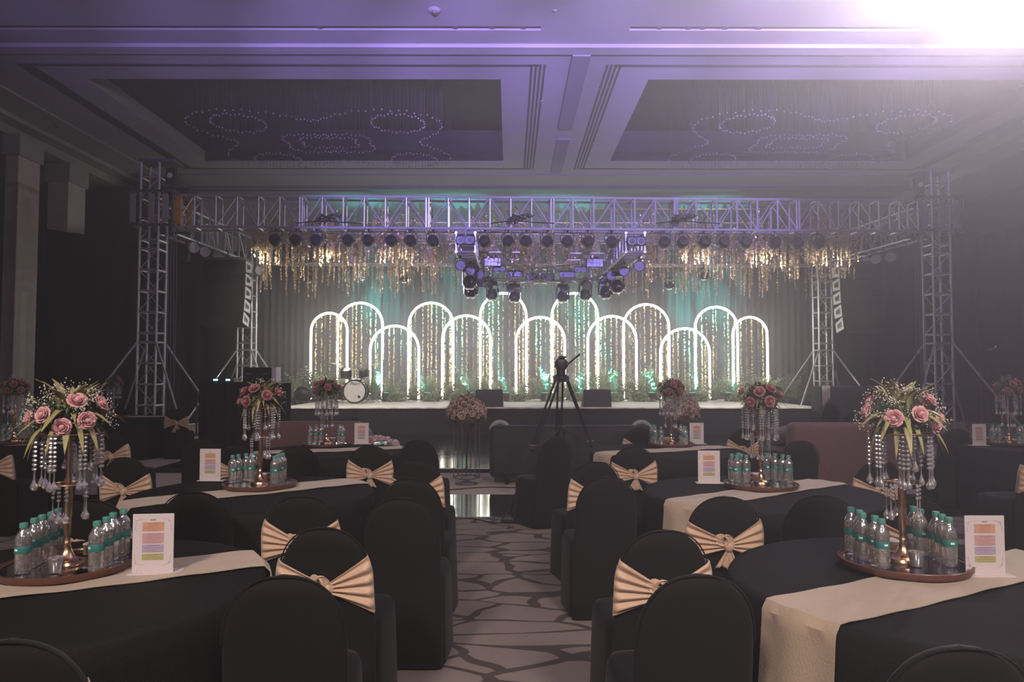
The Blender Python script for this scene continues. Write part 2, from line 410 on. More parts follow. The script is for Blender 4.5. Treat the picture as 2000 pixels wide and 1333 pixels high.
# recess boxes
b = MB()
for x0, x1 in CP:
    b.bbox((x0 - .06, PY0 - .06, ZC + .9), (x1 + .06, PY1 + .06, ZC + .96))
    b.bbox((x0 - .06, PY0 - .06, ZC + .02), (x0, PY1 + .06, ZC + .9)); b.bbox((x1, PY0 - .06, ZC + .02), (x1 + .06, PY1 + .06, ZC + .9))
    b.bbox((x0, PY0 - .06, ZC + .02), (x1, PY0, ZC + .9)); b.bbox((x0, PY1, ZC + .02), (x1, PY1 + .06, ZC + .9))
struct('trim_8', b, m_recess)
# dark shadow-gap grooves framing each recess
b = MB()
def groove(x0, x1, y0, y1): b.bbox((x0, y0, ZC - .012), (x1, y1, ZC + .002))
for (x0, x1), sx in zip(CP, (1, -1)):
    gx0, gx1 = x0 - .8, x1 + .75
    groove(gx0, gx1, 14.02, 14.10); groove(gx0, gx1, 21.28, 21.36)
    inner = gx1 if sx == 1 else gx0
    for k in range(4): groove(inner - .16 + k * .085, inner - .16 + k * .085 + .045, 14.02, 21.36)
    outer = gx0 if sx == 1 else gx1
    groove(outer - .14, outer + .14, 14.02, 21.36)
b.bbox((-11.9, 12.47, ZC + .03), (0.55, 12.58, ZC + .06)); b.bbox((2.1, 12.47, ZC + .03), (13.1, 12.58, ZC + .06))
struct('trim_9', b, m_slot)
cove = MB().bbox((-4.6, 23.5, ZC + .16), (7.6, 23.9, ZC + .19))  # glowing strip paints in the teal light the uplights throw up here
o = cove.build('cove_teal_glow', m_teal_cove); tag(o, 'added glowing strip for teal uplight falling on the ceiling cove above the front truss', 'painted glow')

# recessed spotlights in the slots and small round ceiling devices
def mk_downlight():
    r = thing('recessed_spotlight', 'x', 'ceiling light')
    MB().lathe([(.035, -.002), (.055, -.012), (.055, .0), (.04, .02)], 14).build('trim_ring', m_steel_dark, r)
    MB().lathe([(.001, .004), (.034, .004), (.034, .012), (.001, .012)], 12).build('lens', m_tube_spot, r)
    return r
n = 0
for px in (618, 887, 960, 1022): 
    p = atz(px, 43, ZC + .02); n += 1
    inst('downlight', mk_downlight, (p.x, 12.525, ZC + .02), 0, ['first', 'second', 'third', 'fourth'][n - 1] + ' small spotlight from the left in the left ceiling slot', 'spotlights in the left ceiling slot')
for k, px in enumerate((1292, 1350, 1377, 1422, 1488)):
    p = atz(px, 46, ZC + .02)
    inst('downlight', mk_downlight, (p.x, 12.525, ZC + .02), 0, ['first', 'second', 'third', 'fourth', 'fifth'][k] + ' small spotlight from the left in the right ceiling slot', 'spotlights in the right ceiling slot')
def mk_detector():
    r = thing('smoke_detector', 'x', 'smoke detector')
    MB().lathe([(.10, 0), (.105, -.02), (.07, -.05), (.06, -.05)], 20).build('base', m_ceil, r)
    MB().lathe([(.05, -.05), (.045, -.075), (.02, -.085)], 16).build('sensor', m_steel_dark, r)
    return r
p = atz(848, 18, ZC); inst('det', mk_detector, (p.x, p.y, ZC), 0, 'round white smoke detector on the ceiling near the top edge, left of centre')
p = atz(1083, 20, ZC); inst('det', mk_detector, (p.x, p.y, ZC), 0, 'small round ceiling device right of the smoke detector', None, .4)
p = atz(1058, 197, ZC); inst('det', mk_detector, (p.x, p.y, ZC), 0, 'small round ceiling device between the two dark recesses', None, .4)
p = atz(112, 245, ZC); inst('det', mk_detector, (p.x, p.y, ZC), 0, 'round ceiling device over the left side of the hall', None, .7)

# ---- walls
b = MB().bbox((XL - .2, YB, 0), (XR + .2, YB + .2, ZC)); struct('wall_back', b, m_wall)
b = MB().bbox((XL - .2, YF, 0), (XL, YB, ZC)); struct('wall_left', b, m_wall_dk)
b = MB().bbox((XR, YF, 0), (XR + .2, YB, ZC)); struct('wall_right', b, m_wall_dk)
b = MB().bbox((XL, YF - .2, 0), (XR, YF, ZC)); struct('wall_front', b, m_wall_dk)
# stone pillars along the left wall
def pillar(px0, px1, Y, label):
    a = at(px0, 400, Y).x; c_ = at(px1, 400, Y).x
    t = thing('stone_pillar', label, 'pillar', ((a + c_) / 2, Y + .4, 0))
    w = c_ - a
    MB().rbox((0, 0, (ZC - .36) / 2 + .09), (w, .8, ZC - .36 - .18), .02).build('shaft', m_stone, t)
    MB().rbox((0, 0, .09), (w + .06, .86, .18), .02).build('plinth', m_stone, t)
    MB().box((0, .0, ZC - .60), (w + .10, .90, .5)).build('capital', m_ceil_side, t)
    return t
pillar(8, 34, 17.2, 'pale stone pillar at the far left, running down to the floor')
pillar(92, 133, 19.6, 'second stone pillar, only its top showing above the black drape')
b = MB().bbox((XL, 22.2, 5.0), (-9.8, 23.0, ZC - .34)); struct('trim_10', b, m_wall_dk)

b = MB().bbox((-9.2, -3.12, 0), (10.2, -3.08, 2.479)); struct('added_cutoff_plate', b, m_wall_dk)   # added unseen plate, cuts the purple ceiling wash to a straight edge
# ---- pleated drapes
def drape(name, label, p0, p1, z0, z1, m, pleat=.28, amp=.07, n=None, group=None):
    p0 = Vector((*p0, 0)); p1 = Vector((*p1, 0)); d = p1 - p0; L = d.length; d.normalize(); nrm = Vector((-d.y, d.x, 0))
    n = n or int(L / pleat * 8)
    rnd = random.Random(name + str(p0.x)); ph = [rnd.uniform(-.7, .7) for _ in range(int(L / pleat) + 3)]
    def f(u, v):
        s = u * L; k = int(s / pleat); a = amp * math.sin(2 * PI * s / pleat + ph[k] * .6) * (1 - .25 * v) + amp * .4 * math.sin(s * 3.1)
        q = p0 + d * s + nrm * a
        return (q.x, q.y, z0 + (z1 - z0) * v)
    o = MB().slab(f, n, 2, .012).build(name, m, None, True)
    return tag(o, label, 'curtain', group)
drape('black_drape', 'black floor length drape along the left wall between the stone pillar and the truss tower', (-12.15, 18.9), (-10.0, 22.3), 0, 5.35, m_drape, .5, .03)
drape('black_drape', 'black drape behind the front left truss tower', (-10.0, 22.3), (-8.2, 23.4), 0, 5.45, m_drape, .5, .03)
drape('black_drape', 'plain black drape at the far left edge beside the stone pillar', (-14.3, 14.2), (-13.2, 18.1), 0, 5.9, m_drape)
drape('stage_backdrop', 'charcoal pleated backdrop curtain behind the glowing arches', (-8.3, 24.35), (10.9, 24.35), 0.02, 5.9, m_backdrop, .22, .05)
drape('black_drape', 'dark drape filling the back of the hall right of the stage', (10.9, 24.3), (15.4, 23.9), 0, 6.2, m_drape, .5, .03)
drape('black_drape', 'dark drape on the right wall beyond the right truss tower', (15.2, 23.6), (15.3, 11), 0, 6.0, m_drape, .6, .03)

# ================================================================== STAGE
SF, SB_, SZ = 18.55, 24.1, 0.72      # front, back, height
def stage_top():
    m = bpy.data.materials.new('stage_deck_cream'); m.use_nodes = True; nt = m.node_tree; bs = nt.nodes['Principled BSDF']
    tc = nt.nodes.new('ShaderNodeTexCoord'); w = nt.nodes.new('ShaderNodeTexWave'); w.inputs['Scale'].default_value = 1.3
    w.inputs['Distortion'].default_value = 5; w.inputs['Detail'].default_value = 2; w.bands_direction = 'DIAGONAL'
    nt.links.new(tc.outputs['Object'], w.inputs['Vector'])
    c = nt.nodes.new('ShaderNodeMix'); c.data_type = 'RGBA'; c.inputs['A'].default_value = (.88, .82, .76, 1); c.inputs['B'].default_value = (.62, .56, .50, 1)
    nt.links.new(w.outputs['Fac'], c.inputs['Factor']); nt.links.new(c.outputs['Result'], bs.inputs['Base Color'])
    bs.inputs['Roughness'].default_value = .5
    return m
m_deck = stage_top()
sx0, sx1 = at(545, 797, SF).x, at(1604, 797, SF).x
st = thing('stage_platform', 'wide low stage with cream patterned deck and black skirt', 'stage', ((sx0 + sx1) / 2, (SF + SB_) / 2, 0))
hw, hd = (sx1 - sx0) / 2, (SB_ - SF) / 2
MB().rbox((0, 0, SZ - .02), (hw * 2, hd * 2, .04), .01).build('deck', m_deck, st)
def skirt(u, v):
    s = u * 2 * hw - hw
    return (s, -hd + .03 + .004 * math.sin(s * 3) + .003 * math.sin(s * 11), (SZ - .04) * v)
k = MB(); k.slab(skirt, 360, 1, .01)
k.bbox((-hw + .02, -hd + .05, 0), (-hw + .05, hd, SZ - .04)); k.bbox((hw - .05, -hd + .05, 0), (hw - .02, hd, SZ - .04))
k.build('skirt', mat('stage_skirt', (.015, .0145, .018), .7, noise=.3, nscale=2), st, True)
# dark glossy dance floor with black edge
dft = thing('dance_floor', 'glossy black tiled dance floor reflecting the stage, in front of it', 'dance floor', ((sx0 + sx1) / 2, 15.2, 0))
MB().bbox((-6.6, -3.3, 0.02), (6.6, 3.28, .06)).build('tiles', m_dance, dft)
e = MB(); e.bbox((-6.75, -3.45, 0), (6.75, -3.3, .062)); e.bbox((-6.75, -3.3, 0), (-6.6, 3.28, .062)); e.bbox((6.6, -3.3, 0), (6.75, 3.28, .062)); e.build('edge_ramp', m_black, dft)
# steps at the stage front, left
stp = thing('stage_steps', 'two black steps with white edge tape leading up to the stage, left of centre', 'steps', (at(655, 820, 18).x, 18.2, 0))
MB().bbox((-.55, -.3, 0), (.45, .28, .24)).build('tread', m_black, stp); MB().bbox((-.5, .0, .24), (.45, .3, .48)).build('tread', m_black, stp)
k = MB(); k.bbox((.45, -.3, .0), (.48, .28, .245)); k.build('edge_tape', m_white, stp)

# ---- arches
ARCH = [(607, 678, 612, 0), (659, 747, 592, 1), (723, 818, 637, 0), (798, 885, 592, 1), (864, 958, 617, 0), (938, 1028, 573, 1),
        (1008, 1103, 620, 0), (1078, 1168, 573, 1), (1148, 1243, 618, 0), (1218, 1307, 595, 1), (1290, 1386, 642, 0), (1358, 1441, 600, 1), (1432, 1499, 620, 0)]
ORD = ['first', 'second', 'third', 'fourth', 'fifth', 'sixth', 'seventh', 'eighth', 'ninth', 'tenth', 'eleventh', 'twelfth', 'thirteenth',
       'fourteenth', 'fifteenth', 'sixteenth', 'seventeenth', 'eighteenth', 'nineteenth', 'twentieth', 'twenty-first', 'twenty-second', 'twenty-third', 'twenty-fourth', 'twenty-fifth', 'twenty-sixth', 'twenty-seventh', 'twenty-eighth']
def sequin(mb, p, r, rnd, k=4):
    a = rnd.uniform(-.9, .9); b_ = rnd.uniform(-.9, .9)
    R = Euler((b_, rnd.uniform(-.3, .3), a)).to_matrix()
    vs = [p + R @ Vector((r * math.cos(2 * PI * j / k), 0, 1.25 * r * math.sin(2 * PI * j / k))) for j in range(k)]
    mb.add(vs, [tuple(range(k))])
for i, (x0, x1, yt, back) in enumerate(ARCH):
    Y = 23.75 if back else 23.30
    a, b_, t = at(x0, 700, Y), at(x1, 700, Y), at((x0 + x1) / 2, yt, Y)
    hw_ = (b_.x - a.x) / 2 - .0; cx = (a.x + b_.x) / 2; zt = t.z - SZ; zs = zt - hw_
    kind = 'tall' if yt < 580 else ('low' if yt > 615 else 'middle height')
    r = thing('glowing_arch', f'{ORD[i]} glowing white {kind} neon arch from the left, {"rear" if back else "front"} row on stage', 'arch', (cx, Y, SZ), 0, 'glowing arches across the stage')
    pts = [(-hw_, 0, .0)] + [(-hw_, 0, z * zs / 6) for z in range(1, 6)] + [(hw_ * math.cos(PI - PI * k / 22), 0, zs + hw_ * math.sin(PI * k / 22)) for k in range(23)] + [(hw_, 0, z * zs / 6) for z in range(5, -1, -1)]
    MB().tube(pts, .036, 10).build('neon_tube', m_tube, r, True)
    fr = MB(); 
    for sx in (-1, 1): fr.box((sx * hw_, .05, .02), (.3, .36, .04)); fr.cyl((sx * hw_, .16, .04), (sx * hw_, .02, zs * .5), .012, 6)
    fr.build('foot', m_black, r)
    rnd = random.Random(i); q = MB(); n_ = max(5, int(hw_ * 2 / .16))
    for s in range(n_):
        x = -hw_ + .08 + (2 * hw_ - .16) * (s + rnd.uniform(-.3, .3)) / (n_ - 1); x = max(-hw_ + .05, min(hw_ - .05, x))
        top = zs + math.sqrt(max(hw_ ** 2 - x ** 2, 0)) - .05; z = top; dy = rnd.uniform(.06, .2)
        bright = rnd.random() > .35
        while z > .25:
            sequin(q, Vector((x + rnd.uniform(-.012, .012), dy + rnd.uniform(-.02, .02), z)), rnd.uniform(.018, .034) if bright else .016, rnd, 5)
            z -= rnd.choice([.04, .05, .06, .10 if bright else .2, .05])
    o = q.build('sequin_strands', m_sequin_far, r); o['kind'] = 'stuff'

# ---- gold fringe hanging over the stage (uncountable strands) in three rows
def fringe(Y, x0, x1, n_, seed, label, zlo=(3.85, 4.5), zhi=5.25, clump=True):
    rnd = random.Random(seed); q = MB()
    centers = [rnd.uniform(x0, x1) for _ in range(n_ // 7)]
    for s in range(n_):
        x = rnd.choice(centers) + rnd.gauss(0, .16) if clump and rnd.random() < .75 else rnd.uniform(x0, x1)
        x = min(max(x, x0), x1); y = Y + (rnd.gauss(0, .18) if Y < 24 else rnd.uniform(-.1, .1)); z = zhi + rnd.uniform(-.3, .25); zl = rnd.uniform(*zlo)
        dx = rnd.uniform(-.03, .03)
        while z > zl:
            sequin(q, Vector((x + dx * (zhi - z) + rnd.uniform(-.01, .01), y + rnd.uniform(-.01, .01), z)), rnd.uniform(.015, .027), rnd, 4)
            z -= rnd.uniform(.028, .055)
    q.bbox((x0, Y - .006, zhi + .22), (x1, Y + .006, zhi + .232))
    if Y > 24: q.bbox((x0, Y, zhi + .22), (x0 + .02, 24.9, zhi + .24)); q.bbox((x1 - .02, Y, zhi + .22), (x1, 24.9, zhi + .24))
    o = q.build('sequin_fringe', m_brass); return tag(o, label, 'decoration', None, 'stuff')
fringe(17.2, -6.0, 8.2, 330, 1, 'front row of hanging gold sequin strands over the stage edge', (4.1, 4.6))
fringe(18.8, -6.6, 8.8, 330, 2, 'middle row of hanging gold sequin strands over the stage', (3.95, 4.6))
fringe(20.6, -7.1, 9.2, 330, 3, 'rear row of hanging gold sequin strands before the rear truss', (3.7, 4.5), 5.3)
fringe(24.62, -7.2, 9.6, 110, 4, 'sparse gold bead strands against the pale upper wall', (5.4, 6.4), 6.9)

# ================================================================== TRUSS
def truss_meshes(L, w, h, cell=.46, r=.031, rl=.019, dense=False, key=''):
    a = MB()
    for y in (-w / 2, w / 2):
        for z in (-h / 2, h / 2): a.cyl((0, y, z), (L, y, z), r, 8)
    for x in (.03, L - .03):
        for y in (-w / 2, w / 2): a.cyl((x, y, -h / 2), (x, y, h / 2), r * .8, 6)
        for z in (-h / 2, h / 2): a.cyl((x, -w / 2, z), (x, w / 2, z), r * .8, 6)
    n = max(1, round(L / cell)); c = L / n
    q = MB()
    for i in range(n):
        x0, x1 = i * c, (i + 1) * c
        for y in (-w / 2, w / 2):
            if i: q.cyl((x0, y, -h / 2), (x0, y, h / 2), rl * 1.15, 6)
            z0, z1 = (-h / 2, h / 2) if i % 2 == 0 else (h / 2, -h / 2)
            q.cyl((x0, y, z0), (x1, y, z1), rl * .75, 6)
        for z in (-h / 2, h / 2):
            if i: q.cyl((x0, -w / 2, z), (x0, w / 2, z), rl * 1.25, 6)
            if dense: q.cyl(((x0 + x1) / 2, -w / 2, z), ((x0 + x1) / 2, w / 2, z), rl, 6)
    return a.mesh('truss_section', m_alu, True), q.mesh('lattice', m_alu, True)
def truss_beam(name, label, p0, p1, w, h, nsec, cat='truss', group=None, parent=None, dense=False):
    p0, p1 = Vector(p0), Vector(p1); d = p1 - p0; L = d.length / nsec
    t = thing(name, label, cat, p0, 0, group)
    t.rotation_euler = d.to_track_quat('X', 'Z').to_euler()
    sm, lm = truss_meshes(L, w, h, dense=dense)
    for i in range(nsec):
        s = bpy.data.objects.new('truss_section', sm); COL.objects.link(s); s.parent = t; s.location = (i * L, 0, 0)
        l = bpy.data.objects.new('lattice', lm); COL.objects.link(l); l.parent = s
    return t
TW = {'FL': (at(290, 500, 15.9).x, 16.10), 'FR': (at(1839, 500, 16.4).x, 16.60), 'RL': (at(478, 600, 21.2).x, 21.4), 'RR': (at(1612, 600, 21.5).x, 21.7)}
ZT, ZBm = 5.49, 4.79; ZM = (ZT + ZBm) / 2; HB = ZT - ZBm
def tower(key, label, top):
    X, Y = TW[key]
    t = thing('truss_tower', label, 'truss tower', (X, Y, 0), 0, None)
    w = .4; m = MB(); lat = MB(); z0 = .12
    for x in (-w / 2, w / 2):
        for y in (-w / 2, w / 2): m.cyl((x, y, z0), (x, y, top), .030, 8)
    z = z0 + .1; i = 0
    while z < top - .05:
        for a, b_ in (((-1, -1), (1, -1)), ((1, -1), (1, 1)), ((1, 1), (-1, 1)), ((-1, 1), (-1, -1))):
            A = Vector((a[0] * w / 2, a[1] * w / 2, z)); B = Vector((b_[0] * w / 2, b_[1] * w / 2, z))
            lat.cyl(A, B, .024, 6)
            step = .46 if i % 5 else .2
            if z + step < top and step > .3 and i % 2 and a[1] == b_[1]: lat.cyl(A, B + Vector((0, 0, step)), .011, 5); 
            if z + step < top and step > .3 and not i % 2 and a[1] == b_[1]: lat.cyl(B, A + Vector((0, 0, step)), .011, 5)
        z += .46 if i % 5 else .2; i += 1
    m.build('mast', m_alu, t, True); lat.build('lattice', m_alu, t, True)
    b_ = MB(); b_.box((0, 0, .09), (.62, .62, .05)); b_.box((0, 0, .03), (.5, .5, .06)); b_.build('base_plate', m_steel_dark, t)
    for sx in (-1, 1):
        for sy in (-1, 1):
            o = MB(); o.cyl((sx * w / 2, sy * w / 2, 2.27), (sx * 1.3, sy * 1.1, .16), .024, 8)
            o.cyl((sx * w / 2, sy * w / 2, .2), (sx * 1.3, sy * 1.1, .16), .018, 6)
            r = o.build('outrigger', m_alu, t, True)
            j = MB(); j.cyl((sx * 1.3, sy * 1.1, 0.02), (sx * 1.3, sy * 1.1, .34), .02, 8); j.lathe([(.07, .0), (.07, .012), (.02, .03)], 12, (sx * 1.3, sy * 1.1, 0)); j.build('screw_jack', m_steel_dark, r)
    if key[0] == 'F':
        p = MB(); p.box((.14 if key[1] == 'L' else -.14, 0, top + .03), (.78, .5, .07)); p.build('head_plate', m_steel_dark, t)
        sgn = 1 if key[1] == 'L' else -1
        h = MB(); h.lathe([(.02, -.05), (.10, -.05), (.10, .05), (.02, .05)], 16, (sgn * .42, -.12, top - .32), (PI / 2, 0, 0))
        h.box((sgn * .42, -.1, top - .3), (.2, .12, .36)); h.box((sgn * .42, -.1, top - .62), (.16, .1, .2)); h.build('chain_hoist', m_black, t)
        wl = MB(); wl.lathe([(.005, -.012), (.055, -.012), (.06, 0), (.055, .012), (.005, .012)], 18, (sgn * .42, -.185, top - .30), (PI / 2, 0, 0)); wl.build('pulley_wheel', m_white, t)
        cb = MB()
        for q in range(4): 
            x = sgn * (.34 + .06 * q); cb.tube([(x, -.05, top - .7), (x + .02, -.02, 3.5), (x + .05 * math.sin(q), 0, 1.2), (x + .02, .02, .05)], .008, 5)
        cb.build('chain', m_steel_dark, t)
    return t
tower('FL', 'front left truss tower rising above the beam, beside the black drape', 6.22)
tower('FR', 'front right truss tower, tallest one on the right, dimmed by the haze', 6.16)
tower('RL', 'rear left truss tower standing behind the left line array', 5.0)
tower('RR', 'rear right truss tower at the right end of the stage', 5.0)
def sleeve(key, label):
    X, Y = TW[key]; t = thing('sleeve_block', label, 'truss block', (X + (.17 if key == 'FL' else -.12), Y, 0))
    f = MB(); s = .46
    for z in (ZBm - .02, ZT + .02):
        for sy in (-1, 1): f.box((0, sy * s, z), (2 * s, .05, .05)); f.box((sy * s, 0, z), (.05, 2 * s, .05))
    for sx in (-1, 1):
        for sy in (-1, 1): f.cyl((sx * s, sy * s, ZBm), (sx * s, sy * s, ZT), .025, 8)
    f.build('frame', m_steel_dark, t)
    for x in (-.40, .0, .30):
        MB().box((x, -s - .01, (ZT + ZBm) / 2), (.13, .012, HB - .08)).build('side_plate', m_alu, t)
    for x in (-.38, .38):
        for z in (ZBm + .1, ZT - .1):
            MB().lathe([(.01, -.03), (.05, -.03), (.05, .03), (.01, .03)], 10, (x, -.30, z), (PI / 2, 0, 0)).build('guide_wheel', m_black, t)
    return t
sleeve('FL', 'sleeve block clamping the front beam to the left tower')
sleeve('FR', 'sleeve block clamping the front beam to the right tower')
def V3(k, z, dx=0, dy=0): return (TW[k][0] + dx, TW[k][1] + dy, z)
truss_beam('lighting_truss', 'long front aluminium box truss spanning the whole stage, washed purple in the middle', V3('FL', ZM, .5, .02), V3('FR', ZM, -.5, -.02), .4, HB, 6)
truss_beam('lighting_truss', 'rear aluminium box truss behind the gold strands, tinted teal', V3('RL', ZM, .3), V3('RR', ZM, -.3), .4, HB, 6)
truss_beam('lighting_truss', 'left side box truss running back from the front left tower', V3('FL', ZM, .0, .5), V3('RL', ZM, 0, -.25), .4, HB, 2)
truss_beam('lighting_truss', 'right side box truss running back from the front right tower', V3('FR', ZM, .0, .5), V3('RR', ZM, 0, -.25), .4, HB, 2)
def sleeve_strap(px, key):
    p = at(px, 410, 15.88 + key * .46); t = thing('orange_sleeve', 'orange fabric sleeve wrapped round the left end of the front truss' if key == 0 else 'narrower orange sleeve on the back chords, left end of the front truss', 'sleeve', (p.x, 15.86 + key * .48, ZM))
    MB().rbox((0, 0, 0), (.17 - .06 * key, .03, HB - .06), .012).build('wrap', m_orange_strap, t); MB().box((0, .01, 0), (.19 - .06 * key, .02, .04)).build('buckle_strap', m_black, t)
sleeve_strap(348, 0); sleeve_strap(371, 1)
# centre hung truss frame: two arms and a V at the back
AX0, AX1 = at(909, 470, 15.3).x, at(1242, 470, 15.3).x; AZ = 4.35; AY = 15.35
truss_beam('hung_truss_arm', 'left arm of the centre hung truss running back under the front beam', (AX0, AY, AZ), (AX0, 19.5, AZ), .4, .4, 2, dense=True, group='centre hung truss')
truss_beam('hung_truss_arm', 'right arm of the centre hung truss running back under the front beam', (AX1, AY, AZ), (AX1 - .03, 19.5, AZ), .4, .4, 2, dense=True, group='centre hung truss')
AM = at(1056, 552, 20.7).x
truss_beam('hung_truss_arm', 'left half of the V shaped back of the centre hung truss', (AX0 + .1, 19.75, AZ), (AM - .06, 20.8, AZ), .4, .4, 1, group='centre hung truss')
truss_beam('hung_truss_arm', 'right half of the V shaped back of the centre hung truss', (AX1 - .1, 19.75, AZ), (AM + .06, 20.8, AZ), .4, .4, 1, group='centre hung truss')

# ---- hanging lights on the front truss, seen from behind
def mk_wash():
    r = thing('stage_wash_light', 'x', 'stage light')
    MB().lathe([(.02, -.12), (.09, -.11), (.125, -.05), (.13, .04), (.115, .13), (.10, .16), (.03, .165)], 18, (0, 0, -.27), (PI / 2 - .25, 0, 0)).build('housing', m_black, r, True)
    y = MB(); y.tube([(-.145, .0, -.27), (-.15, 0, -.12), (-.11, 0, -.06), (.11, 0, -.06), (.15, 0, -.12), (.145, 0, -.27)], .013, 6); y.build('yoke', m_steel_dark, r, True)
    k = MB(); k.cyl((0, 0, -.06), (0, 0, .04), .02, 8); k.box((0, 0, .02), (.06, .07, .06)); k.build('clamp', m_black, r)
    c = MB(); c.tube([(-.03, -.13, -.25), (-.10, -.16, -.12), (-.05, -.10, .02), (.02, -.04, .07)], .007, 5); c.build('power_cable', m_black, r)
    return r
wx = [539, 579, 619, 681, 720, 765, 802, 846, 947, 993, 1028, 1069, 1108, 1148, 1194, 1297, 1332, 1375, 1412, 1455, 1512, 1555, 1597]
for i, px in enumerate(wx):
    Yf = 16.1 + (px - 290) / 1549 * .5
    p = at(px, 470, Yf - .12)
    inst('wash', mk_wash, (p.x, Yf - .12, ZBm - .02), random.uniform(-.12, .12), f'{ORD[i]} round black light from the left under the front truss', 'black lights hung under the front truss')

# ---- purple lit round LED pars facing the hall
def mk_par():
    r = thing('led_par_light', 'x', 'stage light')
    MB().lathe([(.03, .16), (.08, .15), (.11, .08), (.118, -.04), (.118, -.09), (.100, -.09), (.100, -.07)], 20, (0, 0, 0), (-PI / 2, 0, 0), cap=False).build('housing', m_black, r, True)
    f = MB(); f.lathe([(.001, .0), (.101, .0), (.101, .01), (.001, .01)], 20, (0, -.085, 0), (PI / 2, 0, 0))
    f.build('lens_plate', m_led_face, r)
    lm = MB()
    for rr, n_ in ((.0, 1), (.042, 6), (.08, 12)):
        for k in range(n_):
            a = 2 * PI * k / n_; lm.ball((rr * math.cos(a), -.093, rr * math.sin(a)), .014, 6, 4, (1, .5, 1))
    lm.build('led_lenses', m_lens_purple, r, True)
    MB().tube([(-.125, .02, 0), (-.13, .02, .14), (0, .02, .17), (.13, .02, .14), (.125, .02, 0)], .010, 6).build('yoke', m_steel_dark, r)
    MB().box((0, .02, .19), (.05, .06, .06)).build('clamp', m_black, r)
    return r
for i, (px, py, Y, n_) in enumerate([(899, 519, 15.9, 'left arm, foremost'), (918, 529, 16.8, 'left arm, second from the front'), (936, 537, 17.9, 'left arm, third from the front'), (939, 552, 19.0, 'left arm, rearmost'),
        (1248, 521, 15.9, 'right arm, foremost'), (1219, 530, 16.8, 'right arm, second from the front'), (1194, 539, 17.8, 'right arm, third from the front'), (1177, 552, 18.9, 'right arm, rearmost'),
        (953, 557, 19.6, 'left back truss, beside the corner'), (999, 563, 20.3, 'left back truss, near the tip'), (1147, 559, 19.9, 'right back truss, beside the corner'), (1103, 564, 20.3, 'right back truss, near the tip')]):
    p = at(px, py, Y)
    inst('par', mk_par, p, (0.12, 0, (.12 if px < 1050 else -.12)), 'round purple lit LED light on the centre truss, ' + n_, 'round LED lights on the centre truss', 1.0 if i < 8 else 1.1)
# ---- moving heads hanging under the centre truss
def mk_head():
    r = thing('moving_head_light', 'x', 'stage light')
    MB().rbox((0, 0, .26), (.26, .22, .10), .02).build('base', m_black, r)
    for sx in (-1, 1): MB().rbox((sx * .145, 0, .08), (.04, .12, .30), .015).build('yoke_arm', m_black_gloss, r)
    MB().lathe([(.02, .14), (.08, .13), (.12, .06), (.13, -.02), (.115, -.10), (.095, -.13)], 20, (0, 0, 0), (-.15, 0, 0), cap=True).build('head', m_black_gloss, r, True)
    MB().lathe([(.001, -.150), (.07, -.146), (.094, -.132), (.10, -.12), (.115, -.10)], 20, (0, 0, 0), (-.15, 0, 0), cap=False).build('lens', m_chrome, r, True)
    MB().box((0, 0, .37), (.07, .07, .14)).build('clamp', m_steel_dark, r)
    return r
for i, (px, py, Y, n_) in enumerate([(917, 552, 17.6, 'under the left arm, upper one'), (919, 570, 18.4, 'under the left arm, lower one'), (961, 576, 20.0, 'below the left back truss'), (1005, 580, 20.3, 'below the left tip'),
        (1099, 580, 20.3, 'below the right tip'), (1143, 576, 20.1, 'below the right back truss'), (1183, 572, 18.8, 'under the right arm, lower one'), (1205, 560, 17.8, 'under the right arm, upper one'), (1375, 540, 20.9, 'among the gold strands right of centre'), (602, 545, 20.9, 'among the gold strands on the left'), (790, 545, 20.9, 'among the gold strands left of the centre truss'), (1307, 558, 21.0, 'below the gold strands, right of the centre truss')]):
    p = at(px, py, Y)
    inst('head', mk_head, p, 0, 'glossy black moving head light ' + n_, 'moving head lights hung over the stage', 1.15 if i < 8 else .8)
# ---- two cell blinders, strobe panels
def mk_blinder():
    r = thing('two_cell_blinder', 'x', 'stage light')
    MB().rbox((0, 0.03, 0), (.42, .12, .20), .02).build('housing', m_black, r)
    for sx in (-1, 1):
        MB().lathe([(.001, -.012), (.05, -.010), (.078, .0), (.084, .012), (.084, .02)], 20, (sx * .10, -.035, -.01), (-PI / 2, 0, 0) if False else (PI / 2, 0, 0), cap=False).build('lamp', m_lens_purple, r, True)
    k = MB(); k.box((0, .12, .0), (.46, .06, .04)); k.box((0, .12, .16), (.03, .03, .34)); k.build('bracket', m_steel_dark, r)
    return r
for i, (px, py, Y, s, n_) in enumerate([(909, 469, 15.25, .95, 'on the front end of the left arm'), (1243, 471, 15.25, .95, 'on the front end of the right arm'), (975, 525, 17.35, .72, 'left, under the strobe panel'), (1134, 527, 17.35, .72, 'right, under the strobe panel'),
        (1040, 541, 20.30, .88, 'centre back, left of the pair'), (1070, 541, 20.30, .88, 'centre back, right of the pair')]):
    inst('blinder', mk_blinder, at(px, py, Y), 0, 'black blinder light with two round lamps, ' + n_, 'two lamp blinders on the centre truss', s)
def mk_strobe():
    r = thing('strobe_panel', 'x', 'stage light')
    MB().rbox((0, .04, 0), (.42, .10, .22), .015).build('housing', m_black, r)
    f = MB(); 
    for x in range(5):
        for z in range(2): f.box((-.152 + x * .076, -.016, -.048 + z * .096), (.068, .012, .085))
    f.build('led_grid', m_lens_purple, r)
    MB().box((0, .06, .13), (.2, .02, .06)).build('bracket', m_steel_dark, r)
    return r
for i, (px, py, Y, s, n_) in enumerate([(962, 512, 17.2, 1.0, 'left one'), (1162, 514, 17.2, 1.0, 'right one')]):
    inst('strobe', mk_strobe, at(px, py, Y), 0, 'rectangular LED strobe panel with purple lit grid, centre truss, ' + n_, 'strobe panels', s)
